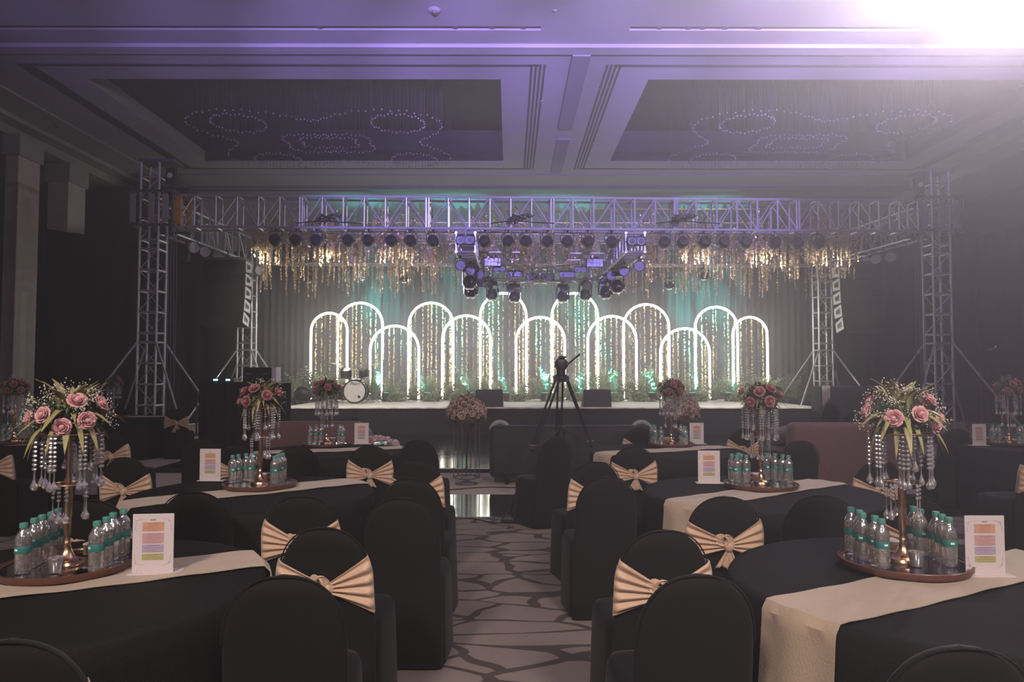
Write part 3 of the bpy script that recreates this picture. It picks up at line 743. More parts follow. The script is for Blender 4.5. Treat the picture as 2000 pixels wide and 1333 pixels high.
def mk_bar():
    r = thing('led_bar_light', 'x', 'stage light')
    MB().rbox((0, .03, 0), (.40, .10, .17), .015).build('housing', m_steel_dark, r)
    f = MB(); f.box((0, -.022, -.035), (.36, .008, .045)); f.box((0, -.022, .035), (.36, .008, .045)); f.build('lens_strip', m_led_face, r)
    return r
inst('bar', mk_bar, at(1007, 535, 18.6), 0, 'grey ribbed bar light on the centre truss, left of the blinder pair', 'bar lights')
inst('bar', mk_bar, at(1108, 536, 18.6), 0, 'grey ribbed bar light on the centre truss, right of the blinder pair', 'bar lights')
def pipe(px0, px1, py, Y, label):
    a, b_ = at(px0, py, Y), at(px1, py, Y)
    t = thing('cross_pipe', label, 'pipe', ((a.x + b_.x) / 2, Y, a.z)); L = (b_.x - a.x) / 2
    MB().cyl((-L, 0, 0), (L, 0, 0), .028, 10).build('tube', m_alu, t, True)
    k = MB(); 
    for x in (-L * .8, L * .8): k.cyl((x, 0, .03), (x, .0, AZ - .2 - a.z if AZ - .2 > a.z else .2), .012, 6)
    k.build('hanger', m_steel_dark, t)
pipe(918, 1018, 493, 16.9, 'upper aluminium cross pipe inside the centre truss, left side')
pipe(1108, 1232, 495, 16.9, 'upper aluminium cross pipe inside the centre truss, right side')
pipe(925, 1014, 507, 17.4, 'lower aluminium cross pipe inside the centre truss, left side')
pipe(1095, 1225, 508, 17.4, 'lower aluminium cross pipe inside the centre truss, right side')
# lights on the side trusses (white round faces on the left)
def mk_side():
    r = thing('side_spotlight', 'x', 'stage light')
    MB().lathe([(.03, .22), (.09, .2), (.12, .1), (.125, -.03)], 18, (0, 0, 0), (0, -PI / 2, 0)).build('housing', m_black, r, True)
    MB().lathe([(.001, -.0), (.125, -.0), (.125, -.02), (.001, -.02)], 20, (.045, 0, 0), (0, -PI / 2, 0)).build('lens', m_white, r)
    k = MB(); k.tube([(-.04, -.13, 0), (-.04, -.13, .18), (-.04, .13, .18), (-.04, .13, 0)], .01, 6); k.cyl((-.04, 0, .17), (-.04, 0, .46), .016, 6); k.build('yoke', m_steel_dark, r)
    return r
for i, (px, py, Y, n_) in enumerate([(377, 485, 17.6, 'left side truss, nearest'), (399, 493, 18.3, 'left side truss, second'), (423, 499, 19.3, 'left side truss, third'), (505, 529, 20.9, 'beside the left line array')]):
    inst('side', mk_side, at(px, py, Y), -.9, 'spotlight with round white face, ' + n_, 'white faced spotlights on the left side')
for i, (px, py, Y, n_) in enumerate([(1740, 503, 18.6, 'right side truss, nearest'), (1712, 507, 18.8, 'right side truss, second'), (1692, 511, 19.6, 'right side truss, third')]):
    inst('side', mk_side, at(px, py, Y), PI + .9, 'spotlight with pale round face, ' + n_, 'pale faced spotlights on the right side')
# black parcel of cable coiled on the front truss
def cable_coil(px, py, label, s=1):
    p = at(px, py, 16.0); t = thing('cable_coil', label, 'cable', (p.x, p.y, ZBm + .05)); k = MB()
    rnd = random.Random(px)
    for j in range(6):
        k.tube([(s * (.10 + .025 * j) * math.cos(a * PI / 8) + rnd.uniform(-.03, .03) + .05 * (j - 3), .09 * math.sin(a * PI / 8) + rnd.uniform(-.02, .02), .02 + .028 * j + .07 * abs(math.sin(a * .7 + j)) + rnd.uniform(0, .02)) for a in range(16)], .011, 5, closed=True)
    k.build('loops', m_black, t, True)
    MB().tube([(-.6 * s, -.22, 0.0), (-.3, -.22, .03), (0, -.2, .06), (.3, -.22, .02), (.8 * s, -.22, .0)], .012, 5).build('tail', m_black, t)
cable_coil(638, 440, 'coil of black cable on the front truss, left'); cable_coil(1012, 441, 'coil of black cable on the front truss, centre'); cable_coil(1330, 445, 'coil of black cable on the front truss, right of centre')

# the dazzling lamp itself, hung from the ceiling on a pole
fl = thing('beam_lamp', 'dazzling white beam lamp hung from the ceiling at the top right, facing the hall', 'stage light', FLARE)
dv = (Vector((0, 0, 1.6)) - FLARE).normalized(); Rm = dv.to_track_quat('Z', 'Y').to_matrix()
MB().lathe([(.02, -.35), (.12, -.33), (.17, -.2), (.19, .0), (.20, .06)], 24, (0, 0, 0), Rm, cap=False).build('housing', m_black, fl, True)
MB().lathe([(.001, .02), (.17, .02), (.19, .0)], 24, (0, 0, 0), Rm, cap=False).build('lens', m_flare, fl)
MB().cyl((0, 0.2, .2), (0, .2, ZC - FLARE.z), .02, 8).build('hanging_pole', m_steel_dark, fl)

# ================================================================== LINE ARRAYS
def line_array(px0, px1, ytop, ybot, Y, side, label):
    a, b_ = at(px0, ytop, Y), at(px1, ytop, Y); zb = at(px1, ybot, Y).z
    W = b_.x - a.x; H = a.z - zb; n_ = 5; h = H / n_
    t = thing('line_array_speaker', label, 'loudspeaker', ((a.x + b_.x) / 2, Y, a.z))
    y = 0; z = 0; ang = 0
    fr = MB(); fr.box((0, .25, .04), (W * .9, .5, .07)); fr.cyl((0, .25, .05), (0, .25, ZBm - a.z), .02, 8); fr.build('rigging_frame', m_steel_dark, t)
    for i in range(n_):
        ang = -[.0, .04, .09, .16, .26][i]
        R = Euler((ang, 0, 0)).to_matrix()
        def P(x, yy, zz): return R @ Vector((x, yy, zz)) + Vector((0, y, z))
        cb = MB(); d = .46; tp = .035
        vs = [P(sx * W / 2, 0, 0) for sx in (-1, 1)] + [P(sx * W / 2, 0, -h + .012) for sx in (-1, 1)] + [P(sx * W / 2 * .98, d, -tp) for sx in (-1, 1)] + [P(sx * W / 2 * .98, d, -h + tp) for sx in (-1, 1)]
        cb.add(vs, [(0, 1, 3, 2), (4, 6, 7, 5), (0, 4, 5, 1), (2, 3, 7, 6), (0, 2, 6, 4), (1, 5, 7, 3)])
        c_ = cb.build('cabinet', m_black, t)
        g = MB(); g.add([P(-W / 2 + .02, -.012, -.015), P(W / 2 - .02, -.012, -.015), P(W / 2 - .02, -.012, -h + .03), P(-W / 2 + .02, -.012, -h + .03), P(-W / 2 + .02, .0, -.015), P(W / 2 - .02, .0, -.015), P(W / 2 - .02, .0, -h + .03), P(-W / 2 + .02, .0, -h + .03)],
              [(3, 2, 1, 0), (4, 5, 6, 7), (0, 1, 5, 4), (2, 3, 7, 6), (0, 4, 7, 3), (1, 2, 6, 5)])
        g.build('grille', m_black_cloth, c_)
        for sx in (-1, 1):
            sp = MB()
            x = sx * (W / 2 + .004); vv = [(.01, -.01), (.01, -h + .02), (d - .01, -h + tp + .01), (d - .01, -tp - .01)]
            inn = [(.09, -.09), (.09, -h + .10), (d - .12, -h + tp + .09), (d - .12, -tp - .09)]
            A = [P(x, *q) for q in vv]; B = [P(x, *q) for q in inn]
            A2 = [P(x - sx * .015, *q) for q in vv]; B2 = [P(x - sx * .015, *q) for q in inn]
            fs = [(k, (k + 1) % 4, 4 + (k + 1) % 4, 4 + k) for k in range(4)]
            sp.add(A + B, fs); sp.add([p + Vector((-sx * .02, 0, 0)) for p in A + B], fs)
            sp.build('side_plate', m_white, c_)  # plates made white for the arch light hitting the cabinet sides
        s_ = R @ Vector((0, 0, -h)); y += s_.y; z += s_.z
    return t
line_array(396, 480, 508, 634, 18.9, 1, 'black line array of stacked loudspeaker cabinets hung on the left side truss')
line_array(1640, 1722, 516, 646, 19.2, -1, 'black line array of stacked loudspeaker cabinets hung on the right side truss')

# ================================================================== ON THE STAGE
def mk_wedge():
    r = thing('stage_monitor', 'x', 'loudspeaker')
    W, D, H = .72, .5, .44
    k = MB(); k.add([(-W / 2, 0, 0), (W / 2, 0, 0), (W / 2, D, 0), (-W / 2, D, 0), (-W / 2 + .02, 0.02, H), (W / 2 - .02, 0.02, H), (W / 2 - .02, .16, H), (-W / 2 + .02, .16, H), (-W / 2, D, .10), (W / 2, D, .10)],
          [(0, 3, 2, 1), (0, 1, 5, 4), (4, 5, 6, 7), (7, 6, 9, 8), (8, 9, 2, 3), (0, 4, 7, 8, 3), (1, 2, 9, 6, 5)])
    k.build('cabinet', mat('monitor_paint', (.05, .048, .058), .6, noise=.3, nscale=9), r)
    g = MB(); g.box((0, .33, .30), (W - .1, .012, .40), (0.78, 0, 0)); g.build('grille', m_black_cloth, r)
    for sx in (-1, 1): MB().rbox((sx * (W / 2 - .01), .02, .22), (.02, .05, .12), .008).build('handle', m_black, r)
    return r
for px, n_ in ((955, 'left one, below the sixth arch'), (1167, 'right one, below the eighth arch')):
    p = at(px, 797, SF + .1); inst('wedge', mk_wedge, (p.x, SF + .12, SZ), 0, 'black wedge stage monitor at the stage edge, ' + n_, 'wedge monitors')
def mk_uplight():
    r = thing('floor_uplight', 'x', 'stage light')
    MB().lathe([(.10, 0.02), (.115, .06), (.12, .24), (.11, .26), (.10, .25)], 18, cap=True).build('housing', m_black, r, True)
    MB().lathe([(.001, .255), (.10, .255), (.10, .262), (.001, .262)], 18).build('lens', mat('teal_led_lens', (.1, .6, .5), .3, emit=(.12, .85, .65), es=2.5, noise=.05), r)
    k = MB(); k.tube([(-.13, 0, .15), (-.135, 0, .01), (.135, 0, .01), (.13, 0, .15)], .012, 6); k.build('floor_yoke', m_steel_dark, r)
    MB().ball((.05, -.118, .06), .008, 6, 4).build('status_led', m_red_led, r)
    return r
UX = [753, 835, 917, 988, 1064, 1130, 1200, 1273, 1352, 1423]
TEAL = (0.06, 0.85, 0.62)
for i, px in enumerate(UX):
    p = at(px, 785, 22.35)
    inst('uplight', mk_uplight, (p.x, 22.35, SZ), 0, f'{ORD[i]} round black floor uplight from the left among the ferns', 'floor uplights')
UPL = [(700, 540, 1.3), (752, 560, .8), (845, 545, .7), (930, 540, 1.3), (1060, 545, 1.2), (1128, 560, 1.0), (1150, 600, .7), (1200, 560, .8), (1345, 570, 1.3), (1405, 560, .9)]
for i, (px, py, e) in enumerate(UPL):
    s = at(UX[i], 760, 22.9); q = at(px, py + 10, 24.3)
    spot('teal_uplight_beam', (s.x, 22.35, SZ + .30), (q.x, 24.3, q.z + .1), (.08, .8, .68), 5200 * e, 30, .9, .06)
# drum kit
dk = thing('drum_kit', 'drum kit with white bass drum head at the left of the stage', 'drum kit', (at(695, 785, 21.0).x, 21.0, SZ))
rB = .32
Rx = Euler((PI / 2, 0, 0)).to_matrix()
k = MB(); k.lathe([(rB, -.20), (rB + .015, -.2), (rB + .015, -.17), (rB, -.17), (rB, .2), (rB - .02, .2)], 28, (0, .0, rB + .02), Rx, cap=False); bd = k.build('bass_drum', m_black_gloss, dk, True)
MB().lathe([(.001, .0), (rB, .0), (rB, .01), (.001, .01)], 32, (0, -.185, rB + .02), Rx).build('drum_head', m_drumhead, bd)
MB().tube([((rB + .012) * math.cos(2 * PI * a / 36), -.195, rB + .02 + (rB + .012) * math.sin(2 * PI * a / 36)) for a in range(36)], .013, 6, True).build('hoop', m_black, bd, True)
MB().lathe([(.001, 0), (.04, 0), (.04, .004), (.001, .004)], 14, (.13, -.197, rB - .13), Rx).build('port_hole', m_black, bd)
tc_ = bpy.data.curves.new('lettering', 'FONT'); tc_.body = 'Pearl'; tc_.size = .13; tc_.align_x = 'CENTER'; tc_.extrude = .002; tc_.shear = .3
to = bpy.data.objects.new('lettering', tc_); COL.objects.link(to)
bpy.context.view_layer.update()
me = bpy.data.meshes.new_from_object(to); bpy.data.objects.remove(to); me.materials.clear(); me.materials.append(m_black)
o = bpy.data.objects.new('lettering', me); COL.objects.link(o); o.parent = bd; o.location = (0, -.199, rB + .20); o.rotation_euler = (PI / 2, 0, 0)
for x, y, z, rr, hh in ((-.30, .12, .74, .17, .24), (.20, .14, .76, .15, .22)):
    t_ = MB().lathe([(rr, 0), (rr, hh)], 22, (x, y, z), (.3, 0, 0)).build('tom_drum', m_black_gloss, dk, True)
    MB().lathe([(rr + .004, -.012), (rr + .01, 0), (rr + .01, .02), (rr, .03)], 22, (x, y, z), (.3, 0, 0)).build('rim', m_chrome, t_, True)
    MB().lathe([(.001, -.006), (rr, -.006), (rr, .0)], 22, (x, y, z), (.3, 0, 0)).build('resonant_head', m_drumhead, t_)
MB().lathe([(.20, 0), (.20, .36), (.19, .37)], 22, (-.62, .3, .12)).build('floor_tom', m_black_gloss, dk, True)
MB().lathe([(.17, 0), (.17, .14)], 22, (-.12, .55, .52)).build('snare_drum', m_chrome, dk, True)
for x, y, z, tilt in ((-.62, .2, 1.12, .25), (.42, .2, 1.08, -.3), (-.15, .6, .95, .1)):
    s_ = MB(); s_.cyl((x, y, .02), (x, y, z), .012, 6); 
    for a in range(3): s_.cyl((x, y, .3), (x + .22 * math.cos(a * 2.1), y + .22 * math.sin(a * 2.1), .01), .010, 5)
    s2 = s_.build('cymbal_stand', m_chrome, dk, True)
    MB().lathe([(.01, .03), (.05, .012), (.22, .0), (.22, -.004), (.01, .02)], 24, (x, y, z), (0, tilt, 0)).build('cymbal', m_brass, s2, True)
MB().rbox((.02, .1, .68), (.30, .06, .04), .01).build('tom_mount', m_chrome, dk)
dt = thing('drum_stool', 'round black drum throne behind the drum kit', 'stool', (dk.location.x - .1, 22.0, SZ))
MB().lathe([(.02, .5), (.17, .5), (.18, .56), (.15, .60), (.02, .61)], 20).build('seat', m_black, dt, True)
k = MB(); k.cyl((0, 0, .1), (0, 0, .5), .02, 8)
for a in range(3): k.cyl((0, 0, .25), (.25 * math.cos(a * 2.1), .25 * math.sin(a * 2.1), .01), .012, 6)
k.build('tripod_base', m_chrome, dt)
def mic_stand(px, pbase, Y, z0, top, label, boom=(.25, .1), m=None):
    m = m or m_black
    p = at(px, pbase, Y); t = thing('microphone_stand', label, 'microphone stand', (p.x, Y, z0))
    MB().cyl((0, 0, .03), (0, 0, top), .012, 8).build('pole', m, t, True)
    k = MB()
    for a in range(3):
        an = -.5 + a * 2.094; k.cyl((0, 0, .18), (.30 * math.cos(an), .30 * math.sin(an), .012), .010, 6)
    k.build('tripod_leg', m, t, True)
    MB().cyl((-boom[0] * .6, 0, top - boom[1] * .6), (boom[0], 0, top + boom[1]), .009, 6).build('boom_arm', m, t, True)
    k = MB(); k.cyl((boom[0] - .02, 0, top + boom[1]), (boom[0] + .12, 0, top + boom[1] + .05), .014, 8); k.ball((boom[0] + .14, 0, top + boom[1] + .058), .026, 8, 6); k.build('microphone', m_chrome, t, True)
    return t
mic_stand(721, 786, 20.7, SZ, .95, 'microphone stand at the right of the drum kit, boom over the toms', (-.35, .12), m_chrome)
mic_stand(748, 786, 21.6, SZ, 1.25, 'dark upright microphone stand beside the second uplight', (.05, .02))
mic_stand(1919, 850, 12.9, 0, 1.93, 'tall microphone stand in front of the dark right wall', (.14, .06))
# big rounded black stage fans / lights at both ends
def mk_drumfan():
    r = thing('covered_floor_fan', 'x', 'fan')
    MB().ball((0, 0, .31), .34, 20, 12, (1.05, .75, .92)).build('cover', m_black, r, True)
    MB().ball((-.26, -.02, .46), .11, 12, 8, (1, .8, .6), (0, -.5, 0)).build('white_cap', m_white, r, True)
    MB().box((0, 0, .02), (.5, .34, .04)).build('base', m_steel_dark, r)
    return r
p = at(592, 786, 21.8); inst('fan', mk_drumfan, (p.x, 21.8, SZ), 0, 'rounded black covered unit with a white cap at the left end of the stage', 'covered units at the stage ends', .78)
p = at(1512, 786, 22.0); inst('fan', mk_drumfan, (p.x, 22.0, SZ), 0, 'rounded black covered unit with a white cap at the right end of the stage', 'covered units at the stage ends', .78)
# fern clumps
def mk_fern(seed, h=.95, w=.27):
    def f():
        rnd = random.Random(seed); r = thing('fern_clump', 'x', 'plant'); q = MB(); st = MB()
        for s in range(34):
            a = rnd.uniform(0, 2 * PI); el = rnd.uniform(.55, 1.5); L = rnd.uniform(.65, 1.15) * h
            base = Vector((rnd.uniform(-.12, .12), rnd.uniform(-.08, .08), .03)); P = [base]
            for k in range(1, 9):
                t = k / 8; e = el - t * .75
                P.append(P[-1] + Vector((math.cos(a) * math.cos(e) * (w / .42), math.sin(a) * math.cos(e) * .8, math.sin(e))) * L / 8)
            st.tube(P, [.005] * 9, 4)
            for k in range(1, 9):
                for sd in (-1, 1):
                    d = (P[k] - P[k - 1]).normalized(); sdv = d.cross(Vector((0, 0, 1)))
                    if sdv.length < .01: sdv = Vector((1, 0, 0))
                    sdv = sdv.normalized() * sd; l = (.10 - .06 * abs(k / 8 - .4)) * rnd.uniform(.8, 1.3)
                    tip = P[k] + (sdv + d * .6) * l + Vector((0, 0, rnd.uniform(-.01, .03))); mid = P[k] + (sdv * .5 + d * .35) * l
                    wv = d * .028
                    q.add([P[k], mid + wv, tip, mid - wv + Vector((0, 0, .006))], [(0, 1, 2, 3)])
        q.build('fronds', m_fern, r); st.build('stems', m_leaf_dk, r)
        return r
    return f
rnd = random.Random(5)
N_F = 27
def fern_px(i): return 580 + i * (1545 - 580) / (N_F - 1)
for i in range(N_F):
    px = fern_px(i); Y = 22.75 + (.25 if i % 2 else 0); p = at(px, 780, Y)
    inst('fern%d' % (i % 3), mk_fern(i % 3 + 10), (p.x, Y, SZ), rnd.uniform(0, 6), f'{ORD[i]} leafy fern clump from the left along the foot of the arches', 'fern clumps along the stage', rnd.uniform(.8, 1.15))
def mk_moss(seed):
    def f():
        rnd = random.Random(seed); r = thing('low_shrub', 'x', 'plant'); q = MB()
        for s in range(420):
            a = rnd.uniform(0, 2 * PI); e = math.asin(rnd.random()); rr = rnd.uniform(.7, 1.05)
            c_ = Vector((.34 * math.cos(a) * math.cos(e) * rr, .2 * math.sin(a) * math.cos(e) * rr, .02 + .27 * math.sin(e) * rr))
            R = Euler((rnd.uniform(0, 6), rnd.uniform(0, 6), rnd.uniform(0, 6))).to_matrix(); s_ = rnd.uniform(.018, .04)
            q.add([c_ + R @ Vector(v) * s_ for v in ((-1, 0, 0), (0, -.5, .1), (1, 0, 0), (0, .5, .1))], [(0, 1, 2, 3)])
        q.build('foliage', m_fern, r)
        k = MB(); k.ball((0, 0, .1), .2, 10, 6, (1.3, .8, .7)); k.build('inner_twigs', m_leaf_dk, r)
        return r
    return f
for i in range(13):
    px = 782 + i * (1490 - 782) / 12 + (6 if i % 2 else -4); Y = 22.3; p = at(px, 780, Y)
    inst('moss%d' % (i % 2), mk_moss(30 + i % 2), (p.x, Y, SZ), rnd.uniform(0, .5), f'{ORD[i]} low dark shrub from the left in front of the ferns', 'low shrubs along the stage')

# ================================================================== TABLES
TR = .84; TZ = .75
def mk_table(seed):
    def f():
        rnd = random.Random(seed); r = thing('banquet_table', 'x', 'table')
        nf = 26; ph = [rnd.uniform(-1, 1) for _ in range(8)]
        def fold(a, v):
            s = sum(math.sin(a * k_ + p) for k_, p in zip((9, 13, 17, 22), ph)) / 4
            return s * v
        prof = [(0, TZ), (.3, TZ), (.6, TZ), (TR - .05, TZ), (TR - .012, TZ - .003), (TR, TZ - .018)]
        k = MB(); n = 120; rows = [(p[0], p[1], 0) for p in prof] + [(TR + .006 + .01 * t, TZ - .018 - t * (TZ - .03), t) for t in (.12, .3, .5, .75, 1)]
        vs = []
        for rr, z, t in rows:
            for j in range(n):
                a = 2 * PI * j / n; R_ = max(rr, .001) + (fold(a, .045 * t) if t else 0)
                vs.append((R_ * math.cos(a), R_ * math.sin(a), z))
        fs = [(i * n + j, i * n + (j + 1) % n, (i + 1) * n + (j + 1) % n, (i + 1) * n + j) for i in range(len(rows) - 1) for j in range(n)]
        k.add(vs, fs); k.build('cloth', m_table_cloth, r, 'all')
        t = MB(); t.lathe([(.02, TZ - .03), (TR - .03, TZ - .03), (TR - .03, TZ - .01), (.02, TZ - .01)], 40); t.build('tabletop', m_black, r)
        return r
    return f
def runner(C, ang, label, w=.32, dropA=.6, dropB=.35):
    u = Vector((math.cos(ang), math.sin(ang), 0)); n = Vector((-u.y, u.x, 0)); k = MB(); Ro = TR + .012
    rnd = random.Random(label); ph = rnd.uniform(0, 6)
    def f(a, b_):
        v = (b_ - .5) * w; e = math.sqrt(Ro ** 2 - v ** 2); LA, LB = e + dropA, e + dropB
        s = -LA + a * (LA + LB)
        side = -1 if s < 0 else 1; d = abs(s) - e
        wav = .0025 * math.sin(v * 40 + s * 7 + ph) + .0015 * math.sin(s * 23 + ph)
        if d <= -.03: p = u * s + n * v; z = TZ + .008 + wav
        elif d < .03:
            t = (d + .03) / .06; th = t * PI / 2
            p = u * side * (e - .03 + .038 * math.sin(th)) + n * v; z = TZ + .008 - .038 * (1 - math.cos(th)) + wav
        else:
            t = d - .03; p = u * side * (e + .008 + .045 * min(t / .5, 1) + .006 * math.sin(v * 30 + ph)) + n * v * (1 + .06 * t); z = TZ - .03 - t
        return (p.x, p.y, z)
    k.slab(f, 64, 10, .003)
    o = k.build('table_runner', m_runner, None, True); o.location = (C[0], C[1], 0)
    return tag(o, label, 'table runner', 'champagne runners on the round tables')

def mk_tray():
    r = thing('round_tray', 'x', 'tray')
    MB().lathe([(.27, .0), (.288, .003), (.298, .016), (.298, .034), (.290, .036), (.285, .026), (.27, .026)], 56, cap=False).build('rim', m_copper, r, True)
    MB().lathe([(.001, .001), (.27, .001), (.286, .024), (.001, .0245)], 56, cap=False).build('mirror_plate', m_mirror, r, True)
    return r
def bead_strand(nb, rb, stem, drop, name):
    k = MB(); z = 0
    for i in range(nb):
        k.ball((0, 0, z - rb), rb, 8, 6, (1, 1, .82)); z -= rb * 1.95
    k.cyl((0, 0, z + .004), (0, 0, z - stem), .0022, 5, .0035); z -= stem
    k.lathe([(.003, .014), (drop * .55, .0), (drop * .95, -.010), (drop, -.018), (drop * .8, -.027), (drop * .35, -.032), (.001, -.033)], 9, (0, 0, z), cap=False)
    return k.mesh(name, m_crystal, False)
def mk_stand(lod=0):
    def f():
        r = thing('crystal_flower_stand', 'x', 'flower stand')
        k = MB(); k.lathe([(.001, 0), (.068, 0), (.07, .006), (.066, .016), (.05, .02), (.032, .034), (.020, .06), (.014, .085), (.0175, .095), (.012, .11), (.0165, .14), (.017, .3), (.012, .38)], 28, cap=False); k.build('base', m_gold, r, True)
        k = MB(); k.lathe([(.012, .11), (.0140, .14), (.0145, .22), (.0105, .34), (.009, .56)], 20); k.build('pole', m_gold, r, True)
        k = MB(); k.tube([(.128 * math.cos(a * PI / 18), .128 * math.sin(a * PI / 18), .555) for a in range(36)], .0025, 6, True)
        for a in range(4): k.cyl((0, 0, .553), (.128 * math.cos(a * PI / 2), .128 * math.sin(a * PI / 2), .555), .004, 5)
        k.build('ring_frame', m_gold, r); k = MB()
        k.tube([(.07 * math.cos(a * PI / 12), .07 * math.sin(a * PI / 12), .34) for a in range(24)], .003, 6, True)
        for a in range(3): k.cyl((0, 0, .34), (.07 * math.cos(a * 2.1), .07 * math.sin(a * 2.1), .34), .003, 5)
        k.build('ring_frame', m_gold, r)
        up = bead_strand(8, .0095, .048, .0135, 'crystal_strand'); lo = bead_strand(4, .0085, .06, .0145, 'crystal_strand')
        for i in range(14):
            a = 2 * PI * (i // 2 * 2 + (.32 if i % 2 else -.0)) / 14
            o = bpy.data.objects.new('crystal_strand', up); COL.objects.link(o); o.parent = r; o.location = (.125 * math.cos(a), .125 * math.sin(a), .551)
        for i in range(6):
            a = 2 * PI * (i + .3 * (i % 2)) / 6
            o = bpy.data.objects.new('crystal_strand', up if i % 2 else lo); COL.objects.link(o); o.parent = r; o.location = (.085 * math.cos(a), .085 * math.sin(a), .551)
        for i in range(6):
            a = 2 * PI * (i // 2 * 2 + (.4 if i % 2 else 0)) / 6 + .35
            o = bpy.data.objects.new('crystal_strand', lo); COL.objects.link(o); o.parent = r; o.location = (.068 * math.cos(a), .068 * math.sin(a), .338)
        return r
    return f
# ---- flowers
def rose_mesh(m, seed, R=.03):
    rnd = random.Random(seed); k = MB()
    k.ball((0, 0, .006), R * .42, 8, 6, (1, 1, 1.2))
    for ring, (n_, rr, hh, op) in enumerate(((3, .34, .60, .05), (4, .55, .62, .16), (5, .80, .58, .34), (6, 1.0, .46, .62))):
        for i in range(n_):
            a0 = 2 * PI * (i + ring * .37) / n_ + rnd.uniform(-.1, .1); wd = 2 * PI / n_ * 1.12
            def f(u, v, a0=a0, wd=wd, rr=rr, hh=hh, op=op):
                a = a0 + (u - .5) * wd * 1.25 * (.45 + .55 * math.sin(PI * min(v * .75 + .2, 1)))
                rad = R * (rr * (.35 + .65 * math.sin(v * PI / 2)) + op * v * v * .5)
                z = R * (-.55 + (hh + .65) * v - op * v ** 3 * .75) - R * .12 * abs(u - .5) * 2 * v
                return (rad * math.cos(a), rad * math.sin(a), z)
            k.slab(f, 4, 5, .0012)
    return k.mesh('rose', m, 'all')
def leaf_mesh(m, L, w, droop, seed):
    k = MB()
    def f(u, v):
        s = (u - .5) * 2; prof = math.sin(PI * (v ** .75)) ** .8 if 0 < v < 1 else 0
        x = s * w / 2 * max(prof, .03); y = L * (v - .12 * droop * v * v); z = -droop * L * .55 * v * v + abs(s) * w * .12 * prof + L * .12 * math.sin(v * PI)
        return (x, y, z)
    k.slab(f, 4, 9, .0012); return k.mesh('leaf', m, 'all')
def mk_bouquet(var):
    def f():
        rnd = random.Random(40 + var); r = thing('flower_bouquet', 'x', 'flowers')
        mr, ml, md = ((m_rose, m_leaf, m_leaf_dk), (m_rose_dk, m_leaf_br, m_leaf_dk), (m_rose_dk, m_leaf, m_leaf_br))[var % 3]
        k = MB()
        for s in range(420):
            a = rnd.uniform(0, 2 * PI); e = math.asin(rnd.uniform(-.25, .98)); rr = rnd.uniform(.6, 1.0)
            c_ = Vector((.125 * math.cos(a) * math.cos(e), .125 * math.sin(a) * math.cos(e), .045 + .125 * math.sin(e))) * rr
            R_ = Euler((rnd.uniform(0, 6), rnd.uniform(0, 6), rnd.uniform(0, 6))).to_matrix(); s_ = rnd.uniform(.012, .03)
            k.add([c_ + R_ @ Vector(v) * s_ for v in ((-1, 0, 0), (0, -.38, .15), (1, 0, 0), (0, .38, .15))], [(0, 1, 2, 3)])
        k.ball((0, 0, .035), .075, 12, 8, (1, 1, .8))
        o = k.build('foliage', md, r); 
        lm = [leaf_mesh(ml, L, w, d, i) for i, (L, w, d) in enumerate(((.155, .036, .5), (.165, .032, 1.1), (.14, .042, .3), (.155, .026, 1.6)))]
        for i in range(46):
            a = 2 * PI * i / 46 + rnd.uniform(-.2, .2)
            if i % 3 == 0: el = rnd.uniform(.9, 1.35); me_ = lm[0 if i % 2 else 2]
            elif i % 3 == 1: el = rnd.uniform(.2, .6); me_ = lm[1]
            else: el = rnd.uniform(-.35, .1); me_ = lm[3 if i % 2 else 1]
            o = bpy.data.objects.new('leaf', me_); COL.objects.link(o); o.parent = r
            o.location = (.045 * math.cos(a), .045 * math.sin(a), .03 + .05 * max(el, 0))
            o.rotation_euler = Euler((el, 0, a - PI / 2)); s_ = rnd.uniform(.75, 1.1) * (1.0 if var == 0 else .85); o.scale = (s_, s_, s_)
        rm = rose_mesh(mr, var)
        spots = [(-.9, .15, 1), (-.2, .28, .95), (.35, -.05, .95), (.95, .10, 1), (.75, .72, 1.05), (-1.9, .3, 1), (2.6, .35, 1), (1.7, .6, 1), (-2.6, .6, .9)] if var == 0 else \
                [(-.75, .55, 1.1), (.05, .75, 1.1), (.8, .35, 1.05), (-.25, .05, 1.1), (-1.2, .0, 1), (1.6, .5, 1), (2.4, .3, 1), (-2.2, .5, 1)]
        for i, (a, e, s_) in enumerate(spots):
            aa = a - PI / 2; d = Vector((math.cos(aa) * math.cos(e), math.sin(aa) * math.cos(e), math.sin(e)))
            o = bpy.data.objects.new('rose', rm); COL.objects.link(o); o.parent = r
            o.location = Vector((0, 0, .04)) + Vector((d.x * .15, d.y * .15, d.z * .15)); o.rotation_euler = d.to_track_quat('Z', 'Y').to_euler()
            o.scale = (s_,) * 3
        # baby's breath
        k = MB(); st = MB()
        for s in range(140 if var == 0 else 34):
            a = rnd.uniform(0, 2 * PI); e = rnd.uniform(-.1, 1.35); rr = rnd.uniform(.145, .185)
            c_ = Vector((rr * math.cos(a) * math.cos(e), rr * math.sin(a) * math.cos(e), .035 + rr * math.sin(e)))
            st.cyl(c_ * .45 + Vector((0, 0, .02)), c_, .0009, 3)
            for j in range(rnd.randint(3, 6)):
                q = c_ + Vector((rnd.gauss(0, .012), rnd.gauss(0, .012), rnd.gauss(0, .012))); rr2 = rnd.uniform(.0018, .0036)
                k.ball(q, rr2, 6, 4)
        o = k.build('babys_breath', m_gyp, r, 'all'); o['kind'] = 'stuff'
        st.build('fine_stems', m_leaf_dk, r)
        return r
    return f
